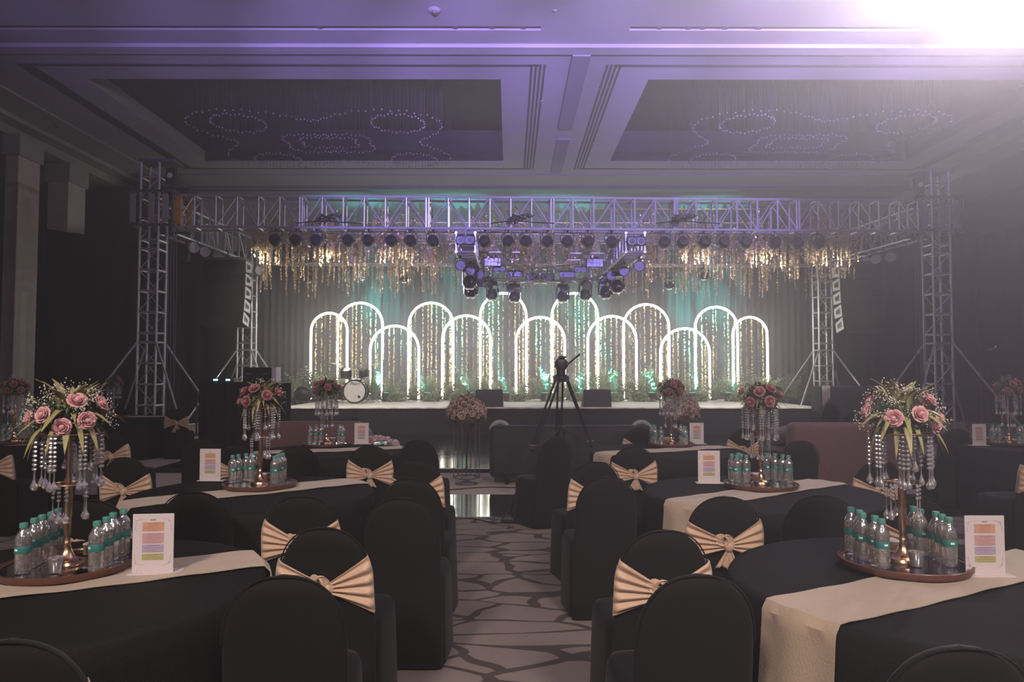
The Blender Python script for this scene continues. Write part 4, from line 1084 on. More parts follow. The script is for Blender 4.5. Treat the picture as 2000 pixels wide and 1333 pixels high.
# ---- bottle
def mk_bottle():
    r = thing('water_bottle', 'x', 'bottle')
    prof = [(.001, .004), (.022, .0), (.029, .004), (.0305, .012)]
    z = .02
    while z < .078: prof += [(.0305, z), (.029, z + .005)]; z += .010
    prof += [(.0305, .082), (.0305, .112), (.029, .118), (.0308, .126), (.0300, .134), (.0308, .140), (.028, .152), (.021, .166), (.0135, .178), (.0125, .184), (.0125, .190), (.001, .190)]
    MB().lathe(prof, 20, cap=False).build('body', m_bottle, r, 'all')
    MB().lathe([(.0309, .084), (.0313, .085), (.0313, .111), (.0309, .112)], 20, cap=False).build('label_band', m_blabel, r, 'all')
    k = MB()
    for a0 in (0,):
        for j, (w, dz, h) in enumerate(((.5, .002, .0085),)):
            def f(u, v, a0=a0, w=w, dz=dz, h=h):
                a = a0 - PI / 2 + (u - .5) * w; return (.0317 * math.cos(a), .0317 * math.sin(a), .098 + dz + (v - .5) * h)
            k.slab(f, 5, 1, .0003)
    k.build('label_print', m_white_print, r)
    k = MB(); k.lathe([(.001, .184), (.0148, .184), (.0150, .186), (.0150, .202), (.0140, .204), (.001, .204)], 20, cap=False)
    for j in range(16): a = 2 * PI * j / 16; k.cyl((.0150 * math.cos(a), .0150 * math.sin(a), .186), (.0150 * math.cos(a), .0150 * math.sin(a), .201), .0009, 4)
    k.build('cap', m_cap, r, True)
    return r
def mk_card():
    r = thing('menu_card', 'x', 'menu card')
    W, H = .165, .245; p = MB(); p.rbox((0, 0, H / 2 + .004), (W, .004, H), .0015); p.build('panel', m_card, r)
    MB().rbox((.008, .02, .0025), (W + .045, .085, .005), .002).build('foot', m_card, r)
    f = -.0024
    for nm, m, zc, h in (('orange_panel', m_orange, .196, .036), ('pink_panel', m_pinkc, .148, .042), ('lavender_panel', m_lav, .106, .032), ('olive_panel', m_olive, .071, .025)):
        o = MB().box((0, f - .0002, zc), (.086, .0006, h)).build(nm, m, r)
        k = MB(); rnd = random.Random(nm); n_ = int(h / .0065)
        for j in range(n_):
            zz = zc + h / 2 - .005 - j * (h - .006) / max(n_ - 1, 1); w = .045 if j == 0 else rnd.uniform(.035, .07); x = -w / 2
            while x < w / 2:
                l = rnd.uniform(.004, .011); k.box((x + l / 2, f - .0007, zz), (l, .0004, .0026 if j == 0 else .0016)); x += l + .0022
        k.build('small_print', m_ink, o)
    k = MB(); k.tube([(-.012 + .0012 * i, f - .0004, .2245 + .003 * math.sin(i * 1.7)) for i in range(20)], .0006, 4); k.build('script_heading', m_ink, r)
    for sx in (-1, 1):
        for sz, z0 in ((1, .228), (-1, .038)):
            k = MB()
            k.tube([(sx * .072, f - .0004, z0 - sz * .045), (sx * .070, f - .0004, z0 - sz * .02), (sx * .066, f - .0004, z0 - sz * .006), (sx * .052, f - .0004, z0), (sx * .035, f - .0004, z0 + sz * .001)], .0009, 4)
            k.tube([(sx * .066 + .005 * math.cos(a), f - .0004, z0 - sz * .008 + .005 * math.sin(a)) for a in [i * .8 for i in range(7)]], .0007, 4)
            k.build('corner_scroll', m_pinkink, r)
    k = MB()
    for i in range(8): k.ball((-.062 + i * .0177, f - .0002, .014), .0045, 6, 4, (1, .1, .6))
    k.build('scalloped_border', m_pinkink, r)
    return r
def mk_votive():
    r = thing('votive_glass', 'x', 'glass')
    MB().lathe([(.001, 0), (.022, 0), (.024, .004), (.032, .06), (.030, .06), (.022, .012), (.001, .012)], 20, cap=False).build('glass_cup', m_crystal, r, True)
    MB().lathe([(.001, .013), (.021, .013), (.0285, .05), (.001, .052)], 16, cap=False).build('copper_wax', m_gold, r, True)
    return r
def mk_tissue():
    r = thing('tissue_box', 'x', 'tissue box')
    MB().rbox((0, 0, .035), (.20, .11, .07), .006).build('box', mat('brown_box', (.16, .10, .075), .5, noise=.3, nscale=20), r)
    MB().rbox((0, 0, .074), (.205, .115, .012), .004).build('lid', m_card, r)
    MB().rbox((0, -.0565, .035), (.15, .003, .035), .001).build('front_band', m_gold, r)
    return r

TB = [ # key, table centre, tray pos, runner angle, phrase, bouquet variant, bottles left/right rows, card, scale of stand
 ('near left table', (-1.86, 2.98), (-1.885, 3.16), .50, 0),
 ('near right table', (1.76, 3.00), (1.705, 3.20), .48, 0),
 ('middle left table', (-1.82, 5.26), (-1.83, 5.42), .66, 2),
 ('middle right table', (1.80, 5.24), (1.845, 5.40), .62, 1),
 ('far left table', (-1.93, 8.02), (-2.10, 8.45), .35, 1),
 ('far right table', (1.72, 8.02), (1.86, 8.45), .45, 1),
 ('left edge table', (-6.05, 8.6), (-5.88, 8.75), .3, 1),
 ('right edge table', (6.12, 8.5), (5.82, 8.55), 1.15, 1),
 ('distant left table', (-7.4, 13.95), (-7.48, 13.9), .3, 1),
]
# bottle rows in pixels (base) per table
BOT = {
 'near left table': ([(44, 1121), (65, 1108), (81, 1099), (97, 1092), (111, 1083)], [(191, 1117), (206, 1105), (219, 1094), (230, 1083)]),
 'near right table': ([(1668, 1082), (1680, 1088), (1692, 1095), (1706, 1101), (1718, 1107)], [(1791, 1079), (1808, 1086), (1824, 1091), (1838, 1097), (1851, 1104)]),
 'middle left table': ([(455, 942), (462, 938), (469, 934), (475, 931), (480, 928)], [(543, 940), (549, 936), (555, 932), (561, 928)]),
 'middle right table': ([(1443, 942), (1439, 938), (1435, 935), (1432, 931), (1429, 928)], [(1531, 942), (1524, 938), (1516, 934), (1509, 930)]),
 'far left table': ([(605, 866), (613, 864), (620, 862)], [(669, 866), (676, 862)]),
 'far right table': ([(1287, 870), (1280, 868), (1274, 866), (1270, 864)], [(1342, 870), (1336, 867), (1330, 864)]),
 'left edge table': ([(0, 858), (6, 856), (12, 854)], [(38, 856), (45, 856), (52, 855), (58, 854)]),
 'right edge table': ([(1938, 866), (1945, 866), (1952, 865), (1958, 864)], [(1990, 866), (1997, 864)]),
 'distant left table': ([(212, 801), (218, 802)], [(240, 803), (245, 803), (249, 803)]),
}
CARD = {'near left table': (298, 1121), 'near right table': (1925, 1126), 'middle left table': (410, 940), 'middle right table': (1385, 945), 'far left table': (706, 868), 'far right table': (1361, 868), 'right edge table': (1913, 871)}
for i, (nm, C, T, ra, var) in enumerate(TB):
    t = inst('table%d' % (i % 2), mk_table(i % 2 + 3), (C[0], C[1], 0), 0 if i < 2 else i * .7, f'round banquet table under a black cloth, the {nm}', 'round banquet tables')
    runner(C, ra, f'champagne runner laid across the {nm}')
    inst('tray', mk_tray, (T[0], T[1], TZ + .013), i, f'round copper rimmed mirror tray on the {nm}', 'mirror trays', .88)
    zt = TZ + .013 + .0218
    inst('stand', mk_stand(), (T[0], T[1], zt), .2 + i * .5, f'gold flower stand hung with crystal strands on the {nm}', 'crystal flower stands')
    inst('bouquet%d' % var, mk_bouquet(var), (T[0], T[1], zt + .56), (0, .25, -.2, .4, -.5, .8, 1.2, .6, 2)[i], f'bouquet of {"pale pink roses and white blossom" if var == 0 else "deep pink roses"} on the {nm}', 'bouquets on the crystal stands')
    rows = BOT[nm]
    BP = []
    for row in rows:
        row.sort(key=lambda q: -q[1])
        for px, py in row:
            p = atz(px, py, zt); BP.append(Vector((p.x - T[0], p.y - T[1])))
    for it in range(120):
        for a_ in range(len(BP)):
            for b_ in range(a_ + 1, len(BP)):
                d = BP[b_] - BP[a_]; L_ = max(d.length, 1e-4)
                if L_ < .0665: BP[a_] -= d / L_ * (.0665 - L_) / 2; BP[b_] += d / L_ * (.0665 - L_) / 2
            v = BP[a_]
            if v.length > .218: v *= .218 / v.length
            if v.length < .105: v *= .105 / max(v.length, 1e-4)
            tb = Vector((.055, .175)) if i == 0 else Vector((.0, .175)); d = v - tb
            if abs(d.x) < .105 and abs(d.y) < .08: v.x = tb.x + math.copysign(.107, d.x if abs(d.x) > .01 else v.x)
            BP[a_] = v
    bi = 0
    for side, row in zip(('left', 'right'), rows):
        for j, (px, py) in enumerate(row):
            d = BP[bi]; bi += 1
            k_ = ORD[j]
            inst('bottle', mk_bottle, (T[0] + d.x, T[1] + d.y, zt), random.uniform(-.8, .8), f'{"frontmost" if j == 0 else k_} teal capped water bottle in the {side} row on the {nm}', 'water bottles on the trays')
    if nm in CARD:
        p = atz(*CARD[nm], TZ + .008)
        inst('card', mk_card, (p.x, p.y, TZ + .0075), (.12, .0, -.05, -.06, .05, -.03, 0, .05)[i], f'white menu card with four coloured panels on the {nm}', 'menu cards')
for nm, px, py in (('near left table', 109, 1118), ('near right table', 1790, 1106)):
    p = atz(px, py, TZ + .038); inst('votive', mk_votive, (p.x, p.y, TZ + .038), 0, f'small glass with copper filling at the foot of the stand on the {nm}', 'small glasses')
for i_ in range(7):
    nm, C, T = TB[i_][0], TB[i_][1], TB[i_][2]
    if i_ == 6: nm, C, T = TB[7][0], TB[7][1], TB[7][2]
    inst('tissue', mk_tissue, (T[0] + (.055 if i_ == 0 else 0), T[1] + .175, TZ + .0362), 0, f'brown tissue box with a pale lid behind the stand on the {nm}', 'tissue boxes', .66)
p = atz(730, 866, TZ + .04)
inst('bottle', mk_bottle, (p.x, p.y, TZ + .042), (0, PI / 2, .15), 'water bottle lying on its side on the far left table beside the menu card', 'water bottles on the trays')

# ================================================================== CHAIRS
def sup(t, a, p=2.4): return a * max(0, 1 - abs(t) ** p) ** (1 / p)
def chair_cover():
    """stretch cover: arched back, skirted sides and seat; local front = +Y"""
    k = MB(); Wb = .205; Ht = .93; n = 26
    def outline(z):            # half width of the back at height z
        if z > .70:
            t = (z - .70) / (Ht - .70); return Wb * max(0.0, 1 - t ** 2.05) ** (1 / 2.1)
        return Wb + (.70 - z) * .018
    zs = [0.01, .12, .25, .4, .5, .6, .70, .76, .81, .85, .88, .90, .915, .925, .93]
    def back_y(z): return -.035 - .075 * max(0, (z - .45)) / .48
    rings = []
    for z in zs:
        hw = max(outline(z), .004); th = .032 if z < .88 else .032 * max(.25, math.sqrt(max(0, (Ht - z) / .05)))
        y0 = back_y(z); ring = []
        for j in range(n):
            a = 2 * PI * j / n; ca, sa = math.cos(a), math.sin(a)
            x = hw * math.copysign(abs(ca) ** .55, ca); y = y0 + th * math.copysign(abs(sa) ** .8, sa)
            ring.append((x, y, z))
        rings.append(ring)
    vs = [v for r_ in rings for v in r_]; fs = [(i * n + j, i * n + (j + 1) % n, (i + 1) * n + (j + 1) % n, (i + 1) * n + j) for i in range(len(zs) - 1) for j in range(n)]
    fs.append(tuple((len(zs) - 1) * n + j for j in range(n))); fs.append(tuple(range(n - 1, -1, -1)))
    k.add(vs, fs); return k
def seat_cover():
    k = MB(); n = 40; zs = [(0.01, 1.06), (.15, 1.04), (.3, 1.02), (.42, 1.0), (.465, .985), (.49, .93), (.498, .8), (.502, .4), (.503, .01)]
    vs = []
    for z, s in zs:
        for j in range(n):
            a = 2 * PI * j / n; ca, sa = math.cos(a), math.sin(a)
            x = .218 * math.copysign(abs(ca) ** .38, ca); y = .225 * math.copysign(abs(sa) ** .38, sa)
            fo = 1 + (.012 * math.sin(a * 9) * (1 - z / .5) if z < .45 else 0)
            vs.append((x * s * fo, .205 + y * s * fo, z))
    fs = [(i * n + j, i * n + (j + 1) % n, (i + 1) * n + (j + 1) % n, (i + 1) * n + j) for i in range(len(zs) - 1) for j in range(n)]
    fs.append(tuple((len(zs) - 1) * n + j for j in range(n))); k.add(vs, fs); return k
def sash_parts(r, seed, m):
    rnd = random.Random(seed); kz, kx = .665 + rnd.uniform(-.015, .015), rnd.uniform(-.03, .03)
    Wb = .212
    def wl(z):
        t = max(0, (z - .70) / .23); return .207 * max(0.0, 1 - t ** 2.05) ** (1 / 2.1) + .007 if z > .70 else .214 + (.70 - z) * .018
    def by(z): return -.035 - .075 * max(0, (z - .45)) / .48
    k = MB()
    for sx in (-1, 1):
        z1, z0 = .80 + rnd.uniform(-.02, .01), .565 + rnd.uniform(-.02, .02); nf = rnd.uniform(4.2, 5.4)
        def f(u, v, sx=sx, z1=z1, z0=z0, nf=nf):
            # u 0 at the wrap on the front side of the back .. 1 at the knot
            if u < .22:
                t = u / .22; zz = z0 + (z1 - z0) * v; x = sx * wl(zz) * (.86 + .14 * math.sin(t * PI / 2)); y_off = .036 - .07 * t
                return (x, by(zz) + y_off, zz)
            t = (u - .22) / .78; x = sx * wl(z0 + (z1 - z0) * v) * (1 - t) + kx * t; e = 1 - (1 - t) ** 1.0
            zt_ = z1 + (kz + .018 - z1) * e ** .95; zb_ = z0 + (kz - .018 - z0) * e ** .95
            zz = zb_ + (zt_ - zb_) * v; pl = .011 * math.sin(v * nf * 2 * PI + 1) * (1 - .35 * t)
            return (x, by(zz) - .037 - .010 * math.sin(t * PI) * 0 - .018 * t + pl - .006, zz)
        k.slab(f, 14, 40, .002)
    s = k.build('sash', m, r, 'all')
    q = MB(); yk = by(kz) - .062
    def knot(u, v):
        a = u * 2 * PI; b_ = (v - .5) * PI; rr = .030 * (1 + .13 * math.sin(a * 5 + 2 * v)); 
        return (kx + rr * math.cos(a) * math.cos(b_) * 1.0, yk + .024 * math.sin(a) * math.cos(b_), kz + .036 * math.sin(b_))
    q.grid(knot, 24, 10); q.build('knot', m, s, 'all')
    lp = MB(); tilt = (.75, -.8)[seed % 2]; L = rnd.uniform(.06, .08)
    def loop(u, v):
        a = u * 2 * PI; w = (v - .5) * .06 * (.5 + .5 * abs(math.sin(a / 2))); px = .028 * math.sin(a); pz = L * (1 - math.cos(a)) / 2 + .005
        x = px * math.cos(tilt) + pz * math.sin(tilt); z = -px * math.sin(tilt) + pz * math.cos(tilt)
        return (kx + x + w * .75, yk - .012 + w * .5 * math.cos(a) - .012 * math.sin(a), kz + z + .008 * math.sin(v * 9))
    lp.slab(loop, 20, 6, .002); lp.build('bow_loop', m, s, 'all')
    for j, dx in enumerate((-.35, .25)):
        tl = MB(); L2 = rnd.uniform(.09, .17)
        def tail(u, v, dx=dx, L2=L2):
            w = (u - .5) * (.022 + .05 * v); return (kx + dx * L2 * v + w, yk - .004 + .008 * math.sin(u * 14) * (.3 + v) + .02 * v, kz - .02 - L2 * v + .012 * math.sin(u * 3))
        tl.slab(tail, 10, 10, .002); tl.build('sash_tail', m, s, 'all')
m_sash_dk = mat('champagne_satin_plain', (0.40, 0.24, 0.16), 0.5, sheen=0.3, noise=0.2, nscale=9, bump=0.2, bscale=90)
CB = chair_cover().mesh('back_cover', m_black_cloth, 'all'); CS = seat_cover().mesh('seat_cover', m_black_cloth, 'all')
def mk_chair(bow, seed=0):
    def f():
        r = thing('banquet_chair', 'x', 'chair')
        for nm, me_ in (('back_cover', CB), ('seat_cover', CS)):
            o = bpy.data.objects.new(nm, me_); COL.objects.link(o); o.parent = r
        pz = MB(); pts = []
        for a in range(25):
            th = PI * a / 24; x = .203 * math.copysign(abs(math.cos(th)) ** .85, math.cos(th)); z = .70 + .228 * math.sin(th) ** .9
            pts.append((x, -.035 - .075 * (z - .45) / .48 - .018, z))
        pz.tube(pts, .0035, 5); pz.build('piping', m_black_cloth, r)
        if bow: sash_parts(r, seed, m_sash)
        return r
    return f
# px centre, top y, bow, rotation, label
CH = [
 (550, 1122, 0, .10, 'large plain black covered chair at the bottom, left of the aisle'),
 (638, 1029, 2, -.06, 'black chair with champagne bow just behind the big plain chair left of the aisle'),
 (588, 968, 1, .05, 'black chair with champagne bow just behind the foremost bow chair, left half'),
 (786, 972, 0, -.04, 'plain black chair at the left edge of the aisle, foremost of its column'),
 (806, 934, 0, -.10, 'plain black chair on the left of the aisle, right behind the foremost plain one'),
 (818, 897, 2, -.12, 'black chair with only the right fan of its bow showing, left of the aisle'),
 (820, 860, 0, -.15, 'plain black chair on the left of the aisle, farthest of its column'),
 (578, 872, 0, .1, 'plain black chair in front of the far left table, between the crystal stands'),
 (722, 871, 1, .05, 'black chair with a spread champagne bow at the right front of the far left table'),
 (463, 868, 2, .0, 'black chair behind the middle left table, bow hidden by the left bottles'),
 (392, 857, 0, .1, 'plain black chair behind the menu card of the middle left table'),
 (248, 893, 1, -.08, 'black chair with a drooping champagne bow, left of the middle left table'),
 (222, 846, 2, -.15, 'black chair with bow seen right of the near left bouquet'),
 (233, 796, 0, .0, 'small distant black chair in front of the distant left table'),
 (343, 799, 1, .2, 'small distant black chair with a pale bow and long tail near the left truss tower'),
 (-12, 862, 1, -.1, 'black chair with bow cut by the left edge of the picture'),
 (178, 976, 1, .05, 'black chair with bow mostly hidden behind the near left crystal stand'),
 (378, 960, 0, .08, 'plain black chair between the near left menu card and the middle left table'),
 (20, 1246, 2, .06, 'black chair in the bottom left corner with a sliver of its bow'),
 (1355, 1120, 0, .08, 'large plain black covered chair at the bottom, right of the aisle'),
 (1290, 1034, 1, .10, 'black chair with champagne bow at the left side of the near right table'),
 (1413, 969, 2, .0, 'black chair with champagne bow in front of the middle right table runner'),
 (1182, 931, 0, .10, 'plain black chair at the right edge of the aisle, foremost of its column'),
 (1157, 902, 1, .22, 'black chair with the left fan of its bow showing, right of the aisle'),
 (1237, 873, 2, .0, 'black chair with bow in front of the far right table, left part'),
 (1600, 966, 0, .0, 'plain black chair between the middle right and near right tables'),
 (1560, 861, 0, .1, 'plain black chair behind the middle right table, before the rose sofa'),
 (1505, 880, 0, .05, 'plain black chair behind the right bottles of the middle right table'),
 (1449, 838, 1, .15, 'black chair behind the far right table with a sliver of champagne sash'),
 (1247, 836, 1, .1, 'black chair at the black sofa end behind the far right table'),
 (1713, 899, 2, .1, 'black chair with a bit of bow, left of the near right bouquet'),
 (1783, 968, 2, .0, 'black chair with bow behind the near right crystal stand'),
 (1866, 838, 0, .0, 'plain black chair left of the menu card on the right edge table'),
 (2030, 880, 1, .15, 'black chair with bow cut by the right edge of the picture'),
 (1868, 1258, 1, .0, 'black chair in the bottom right corner with a sliver of its bow'),
 (1622, 792, 0, .2, 'small distant black chair before the covered loudspeaker stack'),
 (1672, 806, 0, -.2, 'distant black chair behind the rose sofa on the right'),
 (868, 0, 0, 0, ''),
]
bowv = {0: 'chair0', 1: 'chair1', 2: 'chair2'}
for px, py, bow, rz, lab in CH:
    if not lab: continue
    p = atz(px, py, .93 if True else 0)
    inst(bowv[bow], mk_chair(bow, 3 + bow * 8), (p.x, p.y + .10, 0), rz, lab, 'black covered banquet chairs')
p = atz(1076, 1030, 0)
inst('chair0', None, (p.x, p.y, 0), .5, 'plain black chair standing in the aisle behind the tripod foot', 'black covered banquet chairs')

# ================================================================== SOFAS, STANDS, TRIPOD
def sofa(label, X0, X1, Y, H, m, arm_m, mfoot, scroll=True, D=.85):
    W = X1 - X0; t = thing('sofa', label, 'sofa', ((X0 + X1) / 2, Y, 0))
    MB().rbox((0, .14, .09 + (H - .09) / 2), (W, .26, H - .09), .09, 4).build('backrest', m, t, True)
    MB().rbox((0, D / 2 + .1, .30), (W - .35, D - .2, .36), .05, 3).build('seat_base', m, t, True)
    for i in (-1, 1): MB().rbox((i * (W - .4) / 4, D / 2 + .12, .50), ((W - .42) / 2, D - .25, .14), .05, 3).build('seat_cushion', m, t, True)
    for sx in (-1, 1):
        k = MB(); k.rbox((sx * (W / 2 - .12), D / 2 + .14, .09 + .25), (.22, D - .26, .5), .05, 3)
        k.tube([(sx * (W / 2 - .13), .22, H - .16), (sx * (W / 2 - .13), D * .6, H - .2), (sx * (W / 2 - .13), D + .02, H - .26)], .13, 14)
        k.build('armrest', m, t, True)
        if not scroll: continue
        q = MB(); q.tube([(sx * (W / 2 - .15) + .125 * math.cos(a), .16, H - .07 + .115 * math.sin(a)) for a in [PI * j / 12 for j in range(13)]], .034, 8); q.build('arm_scroll', arm_m, t, True)
    for sx in (-1, 1):
        for y in (.1, D - .08): MB().cyl((sx * (W / 2 - .25), y, 0), (sx * (W / 2 - .25), y, .10), .03, 10).build('foot', mfoot, t)
    return t
a = at(956, 940, 10.6).x; c_ = at(1274, 940, 10.6).x
m_sofa = mat('charcoal_velvet', (.008, .0075, .008), .7, sheen=.1, noise=.3, nscale=8)
m_sofa_trim = mat('grey_green_piping', (.28, .29, .27), .55, sheen=.3, noise=.2, nscale=9)
sofa('black velvet sofa with pale scrolled arm tops, seen from behind before the stage', a, c_, 10.45, .84, m_sofa, m_sofa_trim, m_black)
sofa('dusty rose sofa seen from behind beyond the far left table', at(505, 850, 10.4).x, at(706, 850, 10.4).x, 10.4, .90, m_rosecloth, m_rosecloth, m_black, False)
def quilted():
    t = thing('quilted_sofa', 'low rose sofa with curved quilted back, right of the far left menu card', 'sofa', (at(752, 860, 10.0).x, 10.0, 0))
    k = MB()
    def f(u, v):
        x = -.32 + .64 * u; h = .52 + .22 * math.sin(PI * min(u * .75 + .25, 1)) ** .7 - .32 * max(0, u - .75) * 3 * .5
        return (x, -.10 + .08 * math.sin(v * PI) + .012 * math.sin(u * 38), .10 + (h - .10) * v)
    k.slab(f, 50, 8, .10); k.build('quilted_back', mat('rose_quilt', (.40, .24, .26), .6, sheen=.4, noise=.2, nscale=8), t, 'all')
    MB().rbox((0, .3, .28), (.66, .66, .36), .05).build('seat_base', m_rosecloth, t, True)
    for x in (-.25, .25): MB().cyl((x, .5, 0), (x, .5, .12), .025, 8).build('foot', m_black, t)
    for x in (-.25, .25): MB().cyl((x, 0, 0), (x, 0, .12), .025, 8).build('foot', m_black, t)
quilted()
sofa('dusty rose sofa with a high flat back on the right, behind the middle right table', at(1546, 850, 9.4).x, at(1800, 850, 9.4).x, 9.4, .95, m_rosecloth, mat('pale_rose_piping', (.42, .30, .31), .5, sheen=.3, noise=.2, nscale=9), m_black, False)

def mk_flower_pillar():
    r = thing('flower_stand', 'x', 'flower stand')
    MB().lathe([(.001, 0), (.16, 0), (.165, .01), (.15, .03), (.06, .045), (.02, .07)], 28, cap=False).build('base', m_steel_dark, r, True)
    MB().cyl((0, 0, .05), (0, 0, .95), .016, 10).build('pole', m_chrome, r, True)
    for z in (.10, .92):
        MB().tube([(.19 * math.cos(a * PI / 18), .19 * math.sin(a * PI / 18), z) for a in range(36)], .009, 6, True).build('ring', m_steel_dark, r, True)
    for i in range(6):
        a = 2 * PI * i / 6 + .15; MB().cyl((.19 * math.cos(a), .19 * math.sin(a), .10), (.19 * math.cos(a), .19 * math.sin(a), .92), .008, 6).build('rod', m_steel_dark, r)
    MB().lathe([(.001, .92), (.19, .92), (.19, .93), (.001, .935)], 28, cap=False).build('top_plate', m_steel_dark, r)
    return r
m_cream_rose = mat('cream_rose', (.52, .40, .34), .55, noise=.4, nscale=25, col2=(.42, .26, .24))
def mk_flower_ball():
    rnd = random.Random(99); r = thing('flower_ball', 'x', 'flowers')
    k = MB()
    for s in range(500):
        a = rnd.uniform(0, 2 * PI); e = math.asin(rnd.uniform(-.3, 1)); rr = rnd.uniform(.75, 1.08)
        c0 = Vector((.29 * math.cos(a) * math.cos(e), .24 * math.sin(a) * math.cos(e), .06 + .27 * math.sin(e))) * rr
        R_ = Euler((rnd.uniform(0, 6), rnd.uniform(0, 6), rnd.uniform(0, 6))).to_matrix(); s_ = rnd.uniform(.015, .04)
        k.add([c0 + R_ @ Vector(v) * s_ for v in ((-1, 0, 0), (0, -.4, .1), (1, 0, 0), (0, .4, .1))], [(0, 1, 2, 3)])
    k.ball((0, 0, .08), .22, 14, 8, (1.1, .9, .9)); k.build('foliage', m_leaf_br, r)
    rm = rose_mesh(m_cream_rose, 5, .042)
    for i in range(56):
        e = math.asin(1 - (i + .5) / 56 * 1.25); a = i * 2.4; d = Vector((math.cos(a) * math.cos(e), math.sin(a) * math.cos(e), math.sin(e)))
        o = bpy.data.objects.new('rose', rm); COL.objects.link(o); o.parent = r
        o.location = (d.x * .27, d.y * .23, .08 + d.z * .23); o.rotation_euler = d.to_track_quat('Z', 'Y').to_euler(); s_ = rnd.uniform(.7, 1.15); o.scale = (s_,) * 3
    for i in range(3):
        o = bpy.data.objects.new('rose', rm); COL.objects.link(o); o.parent = r; o.location = (.02 * i - .01, 0, .31 + .035 * i); o.scale = (.8,) * 3
    return r
for px, py, n_ in ((911, 946, 'left of the black sofa'), (1333, 944, 'behind the far right table')):
    p = atz(px, py, 0)
    inst('fpillar', mk_flower_pillar, (p.x, p.y, 0), .1, 'open cylinder stand of thin rods on a round base, ' + n_, 'rod flower stands')
    inst('fball', mk_flower_ball, (p.x, p.y, .935), 0 if px < 1000 else 2, 'dome of cream and dusty roses on the rod stand ' + n_, 'rose domes')

tp = thing('camera_tripod', 'tall black video tripod standing in the aisle before the sofa', 'tripod', (at(1096, 760, 8.9).x, 8.9, 0))
apex = 1.50
feet = [(-.64, -.75), (.62, .15), (-.02, .62)]
for fx, fy in feet:
    d = Vector((fx, fy, .03)) - Vector((0, 0, apex)); d0 = Vector((fx, fy, 0)).normalized() * .08; s = d0.cross(Vector((0, 0, 1))).normalized() * .03
    top = Vector((0, 0, apex)) + d0; ft = Vector((fx, fy, .04)); mid = top.lerp(ft, .52)
    k = MB(); k.cyl(top + s, mid + s, .013, 8); k.cyl(top - s, mid - s, .013, 8); k.cyl(top.lerp(ft, .25), ft, .011, 8)
    l = k.build('leg', m_black_gloss, tp, True)
    MB().rbox(mid, (.10, .05, .06), .01).build('leg_clamp', m_black, l)
    MB().rbox(ft - Vector((0, 0, .02)), (.07, .09, .04), .012).build('rubber_foot', m_black, l)
    k = MB(); k.cyl(top.lerp(ft, .56), (0, 0, .93), .009, 6); k.build('spreader_arm', m_black, tp)
MB().lathe([(.02, .80), (.045, .81), (.045, .90), (.05, .93), (.02, .96)], 14).build('spreader_hub', m_black, tp, True)
k = MB(); k.lathe([(.05, apex - .02), (.10, apex + .02), (.10, apex + .05), (.055, apex + .08), (.055, apex + .14)], 18); k.box((0, 0, apex + .02), (.18, .16, .06)); k.build('bowl', m_black, tp)
k = MB(); k.rbox((0, 0, apex + .20), (.12, .13, .14), .02); k.cyl((-.08, 0, apex + .2), (.08, 0, apex + .2), .04, 12); k.build('fluid_head', m_black, tp, True)
MB().rbox((.01, -.01, apex + .285), (.09, .16, .03), .008).build('camera_plate', m_black, tp)
MB().tube([(.07, .0, apex + .19), (.16, -.05, apex + .27), (.22, -.09, apex + .32)], .011, 8).build('pan_handle', m_black, tp, True)
# heap of cable and adapter by the tripod foot
p = atz(992, 1022, 0)
t = thing('power_strip', 'small black adapter lying by the tripod foot on the carpet', 'adapter', (p.x, p.y, 0))
MB().rbox((0, 0, .03), (.14, .09, .06), .012).build('body', m_black, t); MB().box((0, -.01, .062), (.07, .03, .006)).build('switch', m_steel_dark, t)
def cable(label, pts, r=.006, m=m_black):
    P = [atz(x, y, r) for x, y in pts]
    # smooth it
    Q = []
    for i in range(len(P) - 1):
        p0 = P[max(i - 1, 0)]; p1 = P[i]; p2 = P[i + 1]; p3 = P[min(i + 2, len(P) - 1)]
        for j in range(6):
            t_ = j / 6; Q.append(.5 * ((2 * p1) + (p2 - p0) * t_ + (2 * p0 - 5 * p1 + 4 * p2 - p3) * t_ ** 2 + (3 * p1 - p0 - 3 * p2 + p3) * t_ ** 3))
    Q.append(P[-1]); return tag(MB().tube(Q, r, 6).build('floor_cable', m, None, True), label, 'cable')
cable('thin black cable across the carpet from the chairs to the tripod foot', [(880, 1014), (920, 1013), (955, 1020), (985, 1022)])
cable('black cable looping on the carpet right of the tripod foot', [(1000, 1020), (1020, 1014), (1040, 1013), (1045, 1018), (1025, 1020), (1002, 1022)])
cable('black cable running over the beige floor past the flower stand', [(870, 958), (905, 955), (950, 952), (1000, 953), (1040, 954)], .008)

# ================================================================== LEFT CONSOLE, RIGHT STACK
Yc = 14.6
x0, x1 = at(388, 800, Yc).x, at(541, 800, Yc).x; zc = at(460, 747, Yc).z
t = thing('draped_console', 'tall black draped console table left of the stage', 'console', ((x0 + x1) / 2, Yc + .45, 0))
w = (x1 - x0)
MB().rbox((0, 0, zc - .02), (w, .9, .04), .01).build('top', m_black, t)
def f(u, v):
    s = u * 4; L = [(-w / 2, -.45), (w / 2, -.45), (w / 2, .45), (-w / 2, .45), (-w / 2, -.45)]; i = min(int(s), 3); q = s - i
    a_, b_ = L[i], L[i + 1]; wv = .014 * math.sin(u * 190); return (a_[0] + (b_[0] - a_[0]) * q + (wv if i % 2 else 0), a_[1] + (b_[1] - a_[1]) * q + (0 if i % 2 else wv), .01 + (zc - .03) * v)
MB().slab(f, 260, 1, .01).build('drape', m_black_cloth, t)
